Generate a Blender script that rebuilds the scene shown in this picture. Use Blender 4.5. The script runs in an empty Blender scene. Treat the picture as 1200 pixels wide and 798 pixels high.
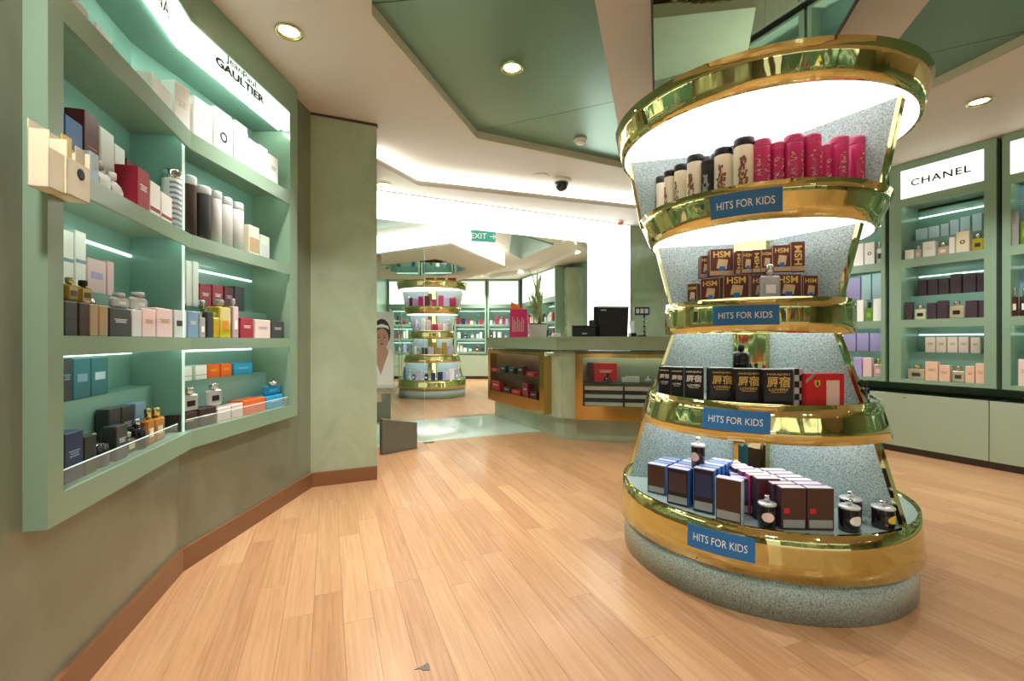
import bpy, bmesh, math, random
from mathutils import Vector, Matrix
from mathutils.geometry import tessellate_polygon
R = math.radians
rnd = random.Random(7)
sc = bpy.context.scene
COL = sc.collection

# ---------------------------------------------------------------- camera
cam_d = bpy.data.cameras.new('camera'); cam = bpy.data.objects.new('camera', cam_d); COL.objects.link(cam)
cam_d.sensor_width = 36; cam_d.lens = 15.99; cam_d.clip_start = .02
HC = 1.1
cam.location = (0, 0, HC); cam.rotation_euler = (R(90), 0, 0)
sc.camera = cam
# ---------------------------------------------------------------- world (added even fill light, as from an invented mall behind the camera)
w = bpy.data.worlds.new('world'); sc.world = w; w.use_nodes = True
w.node_tree.nodes['Background'].inputs[0].default_value = (1, .98, .94, 1)
w.node_tree.nodes['Background'].inputs[1].default_value = .75
# ---------------------------------------------------------------- exposure
vs = sc.view_settings
vs.view_transform = 'Standard'; vs.look = 'None'; vs.gamma = 1; vs.use_curve_mapping = False
vs.exposure = 0.45
P_DOWN = 17.0      # watts of each downlight
E_COVE = 3.6       # cove / lightbox emission
E_DIFF = 1.7       # display light discs
E_LED = 16.0       # shelf led strips
E_SIGN = 1.0

# ---------------------------------------------------------------- lens maths: a pixel and a known height or line give a point
F, CX, CY = 533.0, 600.0, 399.0
def V2(x, y): return Vector((x, y))
def floor_at(px, py, z=0.0):
    Y = F * (HC - z) / (py - CY)
    return V2((px - CX) / F * Y, Y)
def hit(px, O, u):
    k = (px - CX) / F
    return (k * O.y - O.x) / (u.x - k * u.y)
def zat(py, Y): return HC + (CY - py) * Y / F

# ---------------------------------------------------------------- materials
def srgb(c):
    if isinstance(c, str):
        c = tuple(int(c[i:i+2], 16) / 255 for i in (0, 2, 4))
    return tuple((x / 12.92 if x <= .04045 else ((x + .055) / 1.055) ** 2.4) for x in c) + (1,)
MATS = {}
def mat(name, color, rough=.5, metal=0., emit=0., trans=0., coat=0., noise=0., nscale=20., bump=0., spec=.5, alpha=1., ior=1.45, bscale=None):
    if name in MATS: return MATS[name]
    m = bpy.data.materials.new(name); m.use_nodes = True; MATS[name] = m
    nt = m.node_tree; b = nt.nodes['Principled BSDF']; c = srgb(color)
    b.inputs['Base Color'].default_value = c
    b.inputs['Roughness'].default_value = rough; b.inputs['Metallic'].default_value = metal
    b.inputs['IOR'].default_value = ior
    b.inputs['Transmission Weight'].default_value = trans; b.inputs['Coat Weight'].default_value = coat
    b.inputs['Coat Roughness'].default_value = .08
    b.inputs['Specular IOR Level'].default_value = spec
    b.inputs['Alpha'].default_value = alpha
    if emit:
        b.inputs['Emission Color'].default_value = c; b.inputs['Emission Strength'].default_value = emit
    if noise or bump:
        tc = nt.nodes.new('ShaderNodeTexCoord'); n = nt.nodes.new('ShaderNodeTexNoise')
        n.inputs['Scale'].default_value = nscale; n.inputs['Detail'].default_value = 5
        nt.links.new(tc.outputs['Object'], n.inputs['Vector'])
        if noise:
            mx = nt.nodes.new('ShaderNodeMix'); mx.data_type = 'RGBA'
            mx.inputs[6].default_value = tuple(x * (1 - noise) for x in c[:3]) + (1,)
            mx.inputs[7].default_value = tuple(min(1, x * (1 + noise)) for x in c[:3]) + (1,)
            nt.links.new(n.outputs['Fac'], mx.inputs[0]); nt.links.new(mx.outputs[2], b.inputs['Base Color'])
        if bump:
            bp = nt.nodes.new('ShaderNodeBump'); bp.inputs['Strength'].default_value = bump; bp.inputs['Distance'].default_value = .01
            nt.links.new(n.outputs['Fac'], bp.inputs['Height']); nt.links.new(bp.outputs[0], b.inputs['Normal'])
    return m
def ramp(nt, fac, stops):
    r = nt.nodes.new('ShaderNodeValToRGB'); nt.links.new(fac, r.inputs[0])
    e = r.color_ramp.elements
    e[0].position, e[0].color = stops[0][0], srgb(stops[0][1]); e[1].position, e[1].color = stops[-1][0], srgb(stops[-1][1])
    for p, c in stops[1:-1]:
        x = e.new(p); x.color = srgb(c)
    return r
def granite():
    m = mat('speckled_granite', 'a3b8b1', .28, coat=.3); nt = m.node_tree; b = nt.nodes['Principled BSDF']
    tc = nt.nodes.new('ShaderNodeTexCoord')
    n = nt.nodes.new('ShaderNodeTexNoise'); n.inputs['Scale'].default_value = 150; n.inputs['Detail'].default_value = 3; n.inputs['Roughness'].default_value = .7
    nt.links.new(tc.outputs['Object'], n.inputs['Vector'])
    r = ramp(nt, n.outputs['Fac'], [(.33, '5a6b66'), (.43, '8da39d'), (.55, 'a3bab5'), (.70, 'c2d2ce')])
    nt.links.new(r.outputs[0], b.inputs['Base Color']); return m
def plank_mat(name, per_object=True):
    m = mat(name, 'c89f72', .30, coat=.15); nt = m.node_tree; b = nt.nodes['Principled BSDF']
    tc = nt.nodes.new('ShaderNodeTexCoord'); oi = nt.nodes.new('ShaderNodeObjectInfo')
    at = nt.nodes.new('ShaderNodeAttribute'); at.attribute_name = 'plank_id'
    mu = nt.nodes.new('ShaderNodeVectorMath'); mu.operation = 'SCALE'; mu.inputs['Scale'].default_value = 37.0
    cb = nt.nodes.new('ShaderNodeCombineXYZ')
    rid = oi.outputs['Random'] if per_object else at.outputs['Fac']
    nt.links.new(rid, cb.inputs[0]); nt.links.new(rid, cb.inputs[1])
    nt.links.new(cb.outputs[0], mu.inputs[0])
    ad = nt.nodes.new('ShaderNodeVectorMath'); ad.operation = 'ADD'
    nt.links.new(tc.outputs['Object'], ad.inputs[0]); nt.links.new(mu.outputs[0], ad.inputs[1])
    mp = nt.nodes.new('ShaderNodeMapping'); mp.inputs['Scale'].default_value = (60, 2.2, 1)
    nt.links.new(ad.outputs[0], mp.inputs['Vector'])
    n = nt.nodes.new('ShaderNodeTexNoise'); n.inputs['Scale'].default_value = 1; n.inputs['Detail'].default_value = 6; n.inputs['Roughness'].default_value = .65
    n.inputs['Distortion'].default_value = .5
    nt.links.new(mp.outputs[0], n.inputs['Vector'])
    r1 = ramp(nt, n.outputs['Fac'], [(.30, '805c3c'), (.47, 'ab8059'), (.68, 'c69d76')])
    r2 = ramp(nt, rid, [(0, 'a67a55'), (.3, 'bf946a'), (.55, 'b0855f'), (.8, 'caa277'), (1, 'b38766')])
    mx = nt.nodes.new('ShaderNodeMix'); mx.data_type = 'RGBA'; mx.inputs[0].default_value = .55
    nt.links.new(r1.outputs[0], mx.inputs[6]); nt.links.new(r2.outputs[0], mx.inputs[7])
    nt.links.new(mx.outputs[2], b.inputs['Base Color'])
    return m
def stone_mat(name, c0, c1, c2, rough, coat, scale=2.0):
    m = mat(name, c1, rough, coat=coat); nt = m.node_tree; b = nt.nodes['Principled BSDF']
    tc = nt.nodes.new('ShaderNodeTexCoord')
    mp = nt.nodes.new('ShaderNodeMapping'); mp.inputs['Scale'].default_value = (1, 1, .6)
    nt.links.new(tc.outputs['Object'], mp.inputs['Vector'])
    n = nt.nodes.new('ShaderNodeTexNoise'); n.inputs['Scale'].default_value = scale; n.inputs['Detail'].default_value = 8; n.inputs['Roughness'].default_value = .6
    n.inputs['Distortion'].default_value = .8
    nt.links.new(mp.outputs[0], n.inputs['Vector'])
    r = ramp(nt, n.outputs['Fac'], [(.3, c0), (.5, c1), (.72, c2)])
    nt.links.new(r.outputs[0], b.inputs['Base Color'])
    return m
M = {}
M['granite'] = granite()
M['plank'] = plank_mat('oak_plank'); M['plank_far'] = plank_mat('oak_plank_far', False)
M['wall'] = stone_mat('green_marble_wall', '6c7261', '7b816d', '878d79', .3, .35)
M['column'] = stone_mat('pale_green_stone', '93a287', 'a1b093', 'adbb9f', .2, .5, 3)
M['sage'] = mat('sage_lacquer', '86a38b', .32, coat=.25)
M['sage_dark'] = mat('sage_shadow_gap', '4c5d4c', .5)
M['teal'] = mat('cabinet_interior', '7aa193', .35, coat=.2)
M['base_cab'] = mat('grey_green_laminate', 'a3b59c', .35, noise=.04, nscale=3)
M['kick'] = mat('dark_plinth', '4a3d33', .5)
M['gold'] = mat('polished_brass', 'd2cb8c', .05, metal=1)
def wavy(m, sx, sz, st):
    nt = m.node_tree; b = nt.nodes['Principled BSDF']; tc = nt.nodes.new('ShaderNodeTexCoord'); mp = nt.nodes.new('ShaderNodeMapping')
    mp.inputs['Scale'].default_value = (sx, sx, sz); n = nt.nodes.new('ShaderNodeTexNoise'); n.inputs['Scale'].default_value = 1; n.inputs['Detail'].default_value = 1.5
    bp = nt.nodes.new('ShaderNodeBump'); bp.inputs['Strength'].default_value = 1; bp.inputs['Distance'].default_value = st
    nt.links.new(tc.outputs['Object'], mp.inputs['Vector']); nt.links.new(mp.outputs[0], n.inputs['Vector']); nt.links.new(n.outputs['Fac'], bp.inputs['Height']); nt.links.new(bp.outputs[0], b.inputs['Normal'])
wavy(M['gold'], 13, 2.2, .006)
M['led_top'] = mat('led_top_strip', 'eefff2', .5, emit=38)
M['led_streak'] = mat('led_reflection_streak', 'e6fff8', .5, emit=1.3)  # glowing colour standing in for the LEDs' reflection on cabinet backs
M['worktop'] = mat('worktop_stone', '8d9c80', .25, coat=.3, noise=.08, nscale=6)
M['gold2'] = mat('brass_panel', 'bf9a58', .14, metal=1)
M['bronze'] = mat('brass_satin', 'b3974c', .25, metal=1)
M['ceil'] = mat('ceiling_paint', 'd3ccc4', .6)
M['ceil_rim'] = mat('ceiling_rim_paint', 'cfccb8', .6)
M['ceil2'] = mat('white_ceiling_paint', 'dcdcd0', .6)
M['greenpanel'] = mat('green_ceiling_glass', '7f9f8e', .28, metal=.5, noise=.03, nscale=1)
M['mirror'] = mat('ceiling_mirror', 'd8ddd6', .02, metal=1)
M['cove'] = mat('cove_light', 'fffdf6', .5, emit=E_COVE)
M['fascia'] = mat('lightbox_white', 'fffffb', .5, emit=2.2)
M['raft'] = mat('raft_light_white', 'fffdf6', .5, emit=1.5)
M['diff'] = mat('light_diffuser', 'fff8fb', .5, emit=E_DIFF)
M['led'] = mat('led_or_streak', 'eafff6', .5, emit=E_LED)
M['sign'] = mat('backlit_sign', 'f4fff6', .5, emit=E_SIGN)
M['lamp'] = mat('lamp_bulb', 'fff0cc', .5, emit=12)
M['skirt'] = mat('brown_skirting', '7f5434', .3, coat=.3, noise=.08, nscale=8)
M['tile'] = mat('pale_green_tile', 'c3d8c8', .10, coat=.4, noise=.02, nscale=2)
M['glass'] = mat('clear_glass', 'eef8f4', .02, trans=1, ior=1.05)
M['acrylic'] = mat('acrylic', 'f4fbf8', .05, trans=.9, ior=1.1)
M['edge'] = mat('glowing_glass_edge', 'd4efe4', .2, emit=.25)  # slight glow painted in for the light caught by glass edges
M['blue'] = mat('blue_sign', '2a74b5', .45)
M['white'] = mat('white_print', 'f6f6f2', .5)
M['black'] = mat('black_plastic', '1b1b1d', .35)
M['ink'] = mat('black_lettering', '22262a', .5)
M['goldink'] = mat('gold_lettering', 'd9bd66', .4)
M['silver'] = mat('silver_metal', 'c8ccce', .2, metal=.9)
M['chrome'] = mat('chrome', 'd9dcdd', .08, metal=1)
M['slab'] = mat('grey_stone_slab', '77776a', .4, noise=.1, nscale=12)
PAL = dict(white='f2f2ee', cream='ece3c6', pink='e3c6c6', palepink='ecd6cf', peach='e2bda4', magenta='c22f66', crimson='a3273c', red='cc2630', sepia='8a5c40', goldtan='cdb284',
           darkred='5f1d22', maroon='5a2a26', brown='4b3026', darkbrown='3c2a26', black='1c1a1c', charcoal='3b3d42', grey='9a9c9a', palegrey='cfd2d0',
           lilac='b3a2d6', palelilac='cdc6ea', plum='46333f', blue='2a6db8', navy='22325c', skyblue='2c9fd4', paleblue='b4cbd9', steelblue='7c9cb8',
           orange='ee6a28', amber='d98c2a', yellow='dcc63c', gold='b79a44', green='7fae3c', palegreen='c6dccb', beige='d2c3a6', tan='b39a76', teal='2f6d78', silver='c4c8ca')
def pm(c, gloss=.35):
    return mat('print_' + c, PAL[c], gloss, coat=.1)
def gm(c):      # tinted flacon glass with juice
    return mat('flacon_' + c, PAL[c], .06, trans=.35, ior=1.3, coat=.6)

# ---------------------------------------------------------------- mesh building
class MB:
    def __init__(s): s.v = []; s.f = []; s.m = []; s.sm = []
    def face(s, idx, m=0, sm=False): s.f.append(tuple(idx)); s.m.append(m); s.sm.append(sm)
    def hexa(s, pts, m=0):
        b = len(s.v); s.v += [tuple(p) for p in pts]
        for q in ((0,3,2,1), (4,5,6,7), (0,1,5,4), (1,2,6,5), (2,3,7,6), (3,0,4,7)): s.face([b+i for i in q], m)
        return s
    def box(s, x0, x1, y0, y1, z0, z1, m=0):
        return s.hexa([(x0,y0,z0),(x1,y0,z0),(x1,y1,z0),(x0,y1,z0),(x0,y0,z1),(x1,y0,z1),(x1,y1,z1),(x0,y1,z1)], m)
    def cbox(s, x0, x1, y0, y1, z0, z1, c=.003, m=0, mf=None, mt=None):
        # box with chamfered edges; mf = material of the front (-y) face, mt = of the top
        P = {}
        for i, x in enumerate((x0, x1)):
            for j, y in enumerate((y0, y1)):
                for k, z in enumerate((z0, z1)):
                    sx, sy, sz = (1, -1)[i], (1, -1)[j], (1, -1)[k]
                    for a in range(3):
                        p = [x + sx*c, y + sy*c, z + sz*c]; p[a] = (x, y, z)[a]
                        P[i, j, k, a] = len(s.v); s.v.append(tuple(p))
        def q(l, mm): s.face(l, mm)
        for a in range(3):
            for e in (0, 1):
                o = [t for t in range(3) if t != a]
                ids = []
                for (b1, b2) in ((0,0), (1,0), (1,1), (0,1)):
                    t = [0,0,0]; t[a] = e; t[o[0]] = b1; t[o[1]] = b2; ids.append(P[t[0], t[1], t[2], a])
                mm = m
                if a == 1 and e == 0 and mf is not None: mm = mf
                if a == 2 and e == 1 and mt is not None: mm = mt
                flip = (e == 0) ^ (a == 1)
                q(ids[::-1] if flip else ids, mm)
        for a in range(3):      # edges parallel to axis a
            o = [t for t in range(3) if t != a]
            for b1 in (0, 1):
                for b2 in (0, 1):
                    t0 = [0,0,0]; t1 = [0,0,0]; t0[a] = 0; t1[a] = 1
                    for t in (t0, t1): t[o[0]] = b1; t[o[1]] = b2
                    q([P[(*t0, o[0])], P[(*t1, o[0])], P[(*t1, o[1])], P[(*t0, o[1])]], m)
        for k in [(i,j,k) for i in (0,1) for j in (0,1) for k in (0,1)]:
            q([P[(*k, 0)], P[(*k, 1)], P[(*k, 2)]], m)
        return s
    def prism(s, poly, z0, z1, m=0, mtop=None, mbot=None):
        n = len(poly); b = len(s.v)
        s.v += [(p[0], p[1], z0) for p in poly] + [(p[0], p[1], z1) for p in poly]
        ar = sum(poly[i][0]*poly[(i+1)%n][1] - poly[(i+1)%n][0]*poly[i][1] for i in range(n))
        for i in range(n):
            j = (i+1) % n; q = [b+i, b+j, b+n+j, b+n+i]
            s.face(q if ar > 0 else q[::-1], m)
        tri = tessellate_polygon([[Vector((p[0], p[1], 0)) for p in poly]])
        for t in tri:
            a, c, d = [poly[i] for i in t]
            up = (c[0]-a[0])*(d[1]-a[1]) - (d[0]-a[0])*(c[1]-a[1]) > 0
            t = t if up else t[::-1]
            s.face([b+n+i for i in t], m if mtop is None else mtop); s.face([b+i for i in t[::-1]], m if mbot is None else mbot)
        return s
    def lathe(s, prof, n=20, m=0, c=(0, 0, 0), mm=None, caps=True, smooth=True):
        b = len(s.v)
        for r, z in prof:
            for i in range(n):
                a = 2*math.pi*i/n; s.v.append((c[0]+r*math.cos(a), c[1]+r*math.sin(a), c[2]+z))
        for k in range(len(prof)-1):
            mk = m if mm is None else mm[k]
            for i in range(n):
                j = (i+1) % n; s.face([b+k*n+i, b+k*n+j, b+(k+1)*n+j, b+(k+1)*n+i], mk, smooth)
        if caps:
            s.face([b+i for i in range(n)][::-1], m if mm is None else mm[0])
            s.face([b+(len(prof)-1)*n+i for i in range(n)], m if mm is None else mm[-1])
        return s
    def ringwall(s, ro0, z0, ro1, z1, th, n=96, m=0):
        # open conical band of thickness th, outer radii ro0 at z0 and ro1 at z1
        b = len(s.v)
        prof = [(ro0, z0), ((ro0*2+ro1)/3, (z0*2+z1)/3), ((ro0+ro1*2)/3, (z0+z1*2)/3), (ro1, z1), (ro1-th, z1), (ro0-th, z0)]
        for r, z in prof:
            for i in range(n):
                a = 2*math.pi*i/n; s.v.append((r*math.cos(a), r*math.sin(a), z))
        K = len(prof)
        for k in range(K):
            k2 = (k+1) % K
            for i in range(n):
                j = (i+1) % n; s.face([b+k*n+i, b+k*n+j, b+k2*n+j, b+k2*n+i], m, k in (0, 1, 2, 4))
        return s
    def tube(s, pts, r, n=8, m=0):
        pts = [Vector(p) for p in pts]; b = len(s.v)
        for i, p in enumerate(pts):
            d = (pts[min(i+1, len(pts)-1)] - pts[max(i-1, 0)]).normalized()
            a = d.orthogonal().normalized(); c = d.cross(a)
            rr = r if not isinstance(r, (list, tuple)) else r[i]
            for k in range(n):
                t = 2*math.pi*k/n; s.v.append(tuple(p + a*rr*math.cos(t) + c*rr*math.sin(t)))
        for i in range(len(pts)-1):
            for k in range(n):
                j = (k+1) % n; s.face([b+i*n+k, b+i*n+j, b+(i+1)*n+j, b+(i+1)*n+k], m, True)
        s.face([b+k for k in range(n)][::-1], m); s.face([b+(len(pts)-1)*n+k for k in range(n)], m)
        return s
    def mesh(s, name, mats, M4=None):
        me = bpy.data.meshes.new(name)
        v = s.v if M4 is None else [tuple(M4 @ Vector(p)) for p in s.v]
        me.from_pydata(v, [], s.f)
        for x in (mats if isinstance(mats, (list, tuple)) else [mats]): me.materials.append(x)
        me.polygons.foreach_set('material_index', s.m); me.polygons.foreach_set('use_smooth', s.sm)
        me.update(); return me
CACHE = {}
def cached(key, fn):
    if key not in CACHE: CACHE[key] = fn()
    return CACHE[key]
def link(name, me, parent=None, loc=(0, 0, 0), rotz=0, kind=None):
    o = bpy.data.objects.new(name, me); COL.objects.link(o)
    if parent: o.parent = parent
    o.location = loc if len(loc) == 3 else (loc[0], loc[1], 0)
    o.rotation_euler = (0, 0, rotz)
    if kind: o['kind'] = kind
    return o
def tag(o, label, cat, group=None):
    o['label'] = label; o['category'] = cat
    if group: o['group'] = group
    return o
def thing(name, label, cat, loc=(0, 0, 0), rotz=0, group=None):
    return tag(link(name, None, None, loc, rotz), label, cat, group)
def wpart(name, mb, mats, root, kind=None):
    """part given in world coordinates under an unrotated root"""
    M4 = Matrix.Translation(-Vector(root.location)) if root else None
    return link(name, mb.mesh(name, mats, M4), root, kind=kind)
def struct(name, mb, mats, parent=None):
    return link(name, mb.mesh(name, mats), parent, kind='structure')
def text_mesh(body, size, m, key=None, sx=1.0, spacing=1.0, bold=0.0):
    def mk():
        c = bpy.data.curves.new('lettering', 'FONT'); c.body = body; c.size = size; c.align_x = 'CENTER'; c.align_y = 'CENTER'
        c.resolution_u = 3; c.space_character = spacing; c.offset = bold
        o = bpy.data.objects.new('tmp', c); COL.objects.link(o)
        dg = bpy.context.evaluated_depsgraph_get(); me = bpy.data.meshes.new_from_object(o.evaluated_get(dg))
        bpy.data.objects.remove(o)
        xs = [v.co.x for v in me.vertices]; ys = [v.co.y for v in me.vertices]
        cx, cy = (min(xs)+max(xs))/2, (min(ys)+max(ys))/2
        for v in me.vertices: v.co = ((v.co.x-cx)*sx, 0, v.co.y-cy)
        me.materials.clear(); me.materials.append(m); return me
    return cached(('t', body, size, m.name, sx, spacing, bold), mk)
ORDW = ['first','second','third','fourth','fifth','sixth','seventh','eighth','ninth','tenth','eleventh','twelfth','thirteenth','fourteenth']
ORD = ['leftmost', 'second from left', 'third from left', 'fourth from left', 'fifth from left', 'sixth from left', 'seventh from left', 'eighth from left',
       'ninth from left', 'tenth from left', 'eleventh from left', 'twelfth from left', 'thirteenth from left', 'fourteenth from left', 'fifteenth from left',
       'sixteenth from left', 'seventeenth from left', 'eighteenth from left', 'nineteenth from left', 'twentieth from left'] + ['%d places from left' % i for i in range(21, 60)]

# ================================================================ THE SETTING
HEAD = R(-27.0)                       # heading of the right wall
E1 = V2(math.sin(HEAD), math.cos(HEAD)); E2 = V2(math.cos(HEAD), -math.sin(HEAD))
ZC = 2.82; ZS = 2.66; ZC2 = 2.85
def off_line(P, Q, d):
    """shift the line PQ to its right hand side by d"""
    u = (Q - P).normalized(); n = V2(u.y, -u.x)
    return P + n*d, Q + n*d
def isect(P, Q, A, B):
    u = Q - P; v = B - A
    t = ((A.x-P.x)*v.y - (A.y-P.y)*v.x) / (u.x*v.y - u.y*v.x)
    return P + u*t
def off_poly(pts, d):
    segs = [off_line(pts[i], pts[i+1], d) for i in range(len(pts)-1)]
    out = [segs[0][0]]
    for i in range(len(segs)-1): out.append(isect(*segs[i], *segs[i+1]))
    out.append(segs[-1][1]); return out
b0, b1, b2, b3 = V2(-1.365, 1.469), V2(-1.563, 2.163), V2(-1.497, 3.409), V2(-1.066, 3.597)
bn = b0 + (b0 - b1)*1.25            # the near bend, behind the camera's left
bb = V2(-1.55, -3.2)
SK = [bb, bn, b1, b2, b3]           # front line of the left skirting; the room lies on its right
WL = off_poly(SK, -.02)             # face of the left wall
UF = off_poly([bn, b1, b2], .035)   # face of the left shelving
UB = off_poly([bn, b1, b2], -.27)   # its back

# --- floor
fl = link('floor', None, kind='structure'); fl.location = (0, 0, 0)
mb = MB().prism([(-2.2, -4.5), (9, -4.5), (9, 15), (-6, 15)], -.05, -.012)
link('subfloor', mb.mesh('subfloor', mat('plank_gap', '946f4d', .7)), fl, kind='structure')
PH = R(-22); pu = V2(math.sin(PH), math.cos(PH)); pv = V2(math.cos(PH), -math.sin(PH))
PW = .112
near, far = [], MB(); far_id = []
pr = random.Random(3)
tile_near = (V2(-1.008, 4.886), V2(0, 5.35)); tn_u = (tile_near[1]-tile_near[0]).normalized(); tn_n = V2(-tn_u.y, tn_u.x)
for r in range(-80, 130):
    s = -6 + pr.random()*1.1
    while s < 16:
        L = pr.choice((.62, .85, 1.05, 1.25))
        c = pv*(r*PW) + pu*(s + L/2)
        s += L
        if not (-5.5 < c.x < 7.5 and -3.5 < c.y < 14): continue
        if c.y < 5.2 and c.x < -1.9: continue
        if c.x > 4.6 + (3.2-c.y)*.51 + .5: continue
        dd = (c - tile_near[0]).dot(tn_n)
        if .45 < dd < .95 and c.x < .3: continue
        seen = c.y > .9 and abs(c.x) < 1.16*c.y + .5 and dd < 0.2
        near.append((c, L)) if seen else far.f.append((c, L))
near.sort(key=lambda q: q[0].length)
rest = far.f + near[300:]; near = near[:300]; far = MB()
for c, L in near:
    key = ('plank', L)
    me = cached(key, lambda: MB().cbox(-PW/2+.0003, PW/2-.0003, -L/2+.0003, L/2-.0003, -.012, 0, .0004).mesh('plank', M['plank']))
    link('plank', me, fl, (c.x, c.y, 0), -PH)
ids = []
for c, L in rest:
    p = [c + pv*(a*(PW/2-.0006)) + pu*(b_*(L/2-.0006)) for a, b_ in ((-1,-1),(1,-1),(1,1),(-1,1))]
    far.hexa([(q.x, q.y, -.012) for q in p] + [(q.x, q.y, 0) for q in p]); ids += [pr.random()]*8
me = far.mesh('plank_field', M['plank_far'], Matrix.Rotation(PH, 4, 'Z'))
at = me.attributes.new('plank_id', 'FLOAT', 'POINT'); at.data.foreach_set('value', ids)
o = link('plank_field', me, fl, (0, 0, 0), -PH, kind='stuff')
# threshold tiles
for i in range(9):
    for j in range(2):
        a = tile_near[0] + tn_u*(-1.25 + i*.62) + tn_n*(.0 + j*.68)
        q = [a, a + tn_u*.617, a + tn_u*.617 + tn_n*.677, a + tn_n*.677]
        mbt = MB().prism([(p.x-a.x, p.y-a.y) for p in q], -.008, .004)
        link('tile', cached('tile', lambda: mbt.mesh('tile', M['tile'])), fl, (a.x, a.y, 0))

# --- left wall: low part under the shelving, full height either side of it
wl = link('wall_left', None, kind='structure')
def wall_seg(name, P, Q, z0, z1, th=.12, m='wall', parent=None):
    A, B = off_line(P, Q, -th)
    return struct(name, MB().prism([P, Q, B, A][::1], z0, z1), M[m], parent)
uA = (UF[1]-UF[0]).normalized(); uB = (UF[2]-UF[1]).normalized()
tL = hit(56, UF[0], uA); U0 = UF[0] + uA*tL            # near end of the shelving front
tR = hit(348.5, UF[1], uB); U2 = UF[1] + uB*tR; U1 = UF[1]
nA, nB = V2(uA.y, -uA.x), V2(uB.y, -uB.x)
W0 = WL[1] + uA*((U0-WL[1]).dot(uA)); W2 = WL[2] + uB*((U2-WL[2]).dot(uB))
ZB = .585
wall_seg('panel', WL[1], WL[2] , 0, ZB, parent=wl); wall_seg('panel', WL[2], WL[3], 0, ZB, parent=wl)
wall_seg('panel', WL[1], W0, ZB, ZC, parent=wl); wall_seg('panel', W2, WL[3], ZB, ZC, parent=wl)
wall_seg('panel', WL[0], WL[1], 0, ZC, parent=wl)
# column block at the end of the left wall
cu = (WL[4]-WL[3]).normalized()
C3 = WL[4]; Cb = V2(-1.50, 4.80)
struct('wall_column', MB().prism([WL[3], C3, Cb, V2(-2.2, 4.6), V2(-1.9, 3.3)], 0, ZC-.02), M['column'])
struct('trim_1', MB().prism([WL[3]+V2(0,0), C3+V2(.004,-.004), C3+V2(0,.03), WL[3]+V2(0,.03)], ZC-.02, ZC), M['kick'])
def skirting(name, pts, h=.1, th=.02, m='skirt'):
    B = off_poly(pts, -th)
    mbs = MB()
    for i in range(len(pts)-1): mbs.prism([pts[i], pts[i+1], B[i+1], B[i]], 0, h)
    return struct(name, mbs, M[m])
skirting('baseboard_left', SK + [b3 + V2(-.1, .32)], .105)

# --- right wall
KR = V2(3.78, 4.58)                                   # kick line of the right hand cabinets
EW = (V2(4.20, 3.73) - V2(3.78, 4.58)).normalized()   # towards the camera, left to right in view
NR = V2(-EW.y, EW.x)                                   # into the wall
RO = KR - NR*.03                                      # cabinet face line
WRB = RO + NR*.46
struct('wall_right', MB().prism([WRB - EW*3.4, WRB + EW*9.6, WRB + EW*9.6 + NR*.12, WRB - EW*3.4 + NR*.12], 0, ZC), M['sage'])
# --- wall right of the light pillar, and the shopfront behind the camera
P0, P1 = V2(-1.44, 4.70), V2(1.60, 6.16)
fu = (P1-P0).normalized(); fn = V2(-fu.y, fu.x)
struct('wall_back', MB().prism([P1 + fu*.02, P1 + fu*.75, P1 + fu*.75 + fn*.2, P1 + fu*.02+fn*.2], 0, ZS), M['column'])
q = P1 + fu*.72
struct('wall_back_corner', MB().prism([q, RO - EW*3.0+V2(.5,0), RO - EW*3.0+V2(.6,.3), q + fn*.2], 0, ZS), M['column'])
RR = WRB + EW*9.4
struct('wall_front', MB().prism([bb + V2(-.1, 0), bb + V2(.9, 0), bb + V2(.9, -.15), bb + V2(-.1, -.15)], 0, ZC), M['wall'])
struct('wall_front_side', MB().prism([V2(5.0, -3.2), V2(9, -3.2), V2(9, -3.35), V2(5.0, -3.35)], 0, ZC), M['column'])
struct('trim_2', MB().prism([V2(-.7, -3.2), V2(5.0, -3.2), V2(5.0, -3.35), V2(-.7, -3.35)], 2.45, ZC), M['fascia'])

# --- ceiling of the first room, z 2.82, with the octagon of green glass panels
L0, L1, L2 = V2(-1.209, 3.978), V2(-.943, 4.57), V2(1.489, 5.40)
L00 = L0 + (L0-L1)*.4
L3 = V2(4.6, 6.3)
A1, A2, A3 = V2(-.737, 2.394), V2(-.296, 3.852), V2(1.135, 4.531)
A0 = V2(-.30, .90)
BL0 = V2(.418, 2.30) - V2(.306, .952)*2.1; 
D1 = V2(2.855, 3.118); D0 = V2(2.654, 3.99); D2 = V2(3.25, 1.40)
BR0 = V2(2.11, 2.30) - V2(.306, .952)*1.9
left_hole = [A0, A1, A2, A3, BL0]
right_hole = [D0, D1, D2, BR0]
mu_ = V2(.306, .952)
MA = V2(.978, 3.14); m0, m1 = MA + mu_*.98, MA - mu_*2.2
mw = V2(mu_.y, -mu_.x)*.985
mir = [m1, m0, m0 + mw, m1 + mw]
outer = [V2(-2.1, -3.3), V2(9, -3.3), V2(9, 0), V2(4.9, 6.7), L3 + V2(.2,.6), L2 + V2(0,.16), L1 + V2(-.1,.16), L00 + V2(-.25, .0), V2(-2.1, 3.0)]
def holed(name, outer, holes, z, up, m, parent=None, th=.04):
    polys = [outer] + holes
    mbh = MB()
    flat = [p for q in polys for p in q]
    tri = tessellate_polygon([[Vector((p[0], p[1], 0)) for p in q] for q in polys])
    n = len(flat)
    mbh.v = [(p[0], p[1], z) for p in flat] + [(p[0], p[1], z+th) for p in flat]
    for t in tri:
        a, c, d = [flat[i] for i in t]
        upw = (c[0]-a[0])*(d[1]-a[1]) - (d[0]-a[0])*(c[1]-a[1]) > 0
        t = t if not upw else t[::-1]
        mbh.face(t); mbh.face([i+n for i in t[::-1]])
    return struct(name, mbh, m, parent)
ce = link('ceiling', None, kind='structure')
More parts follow.
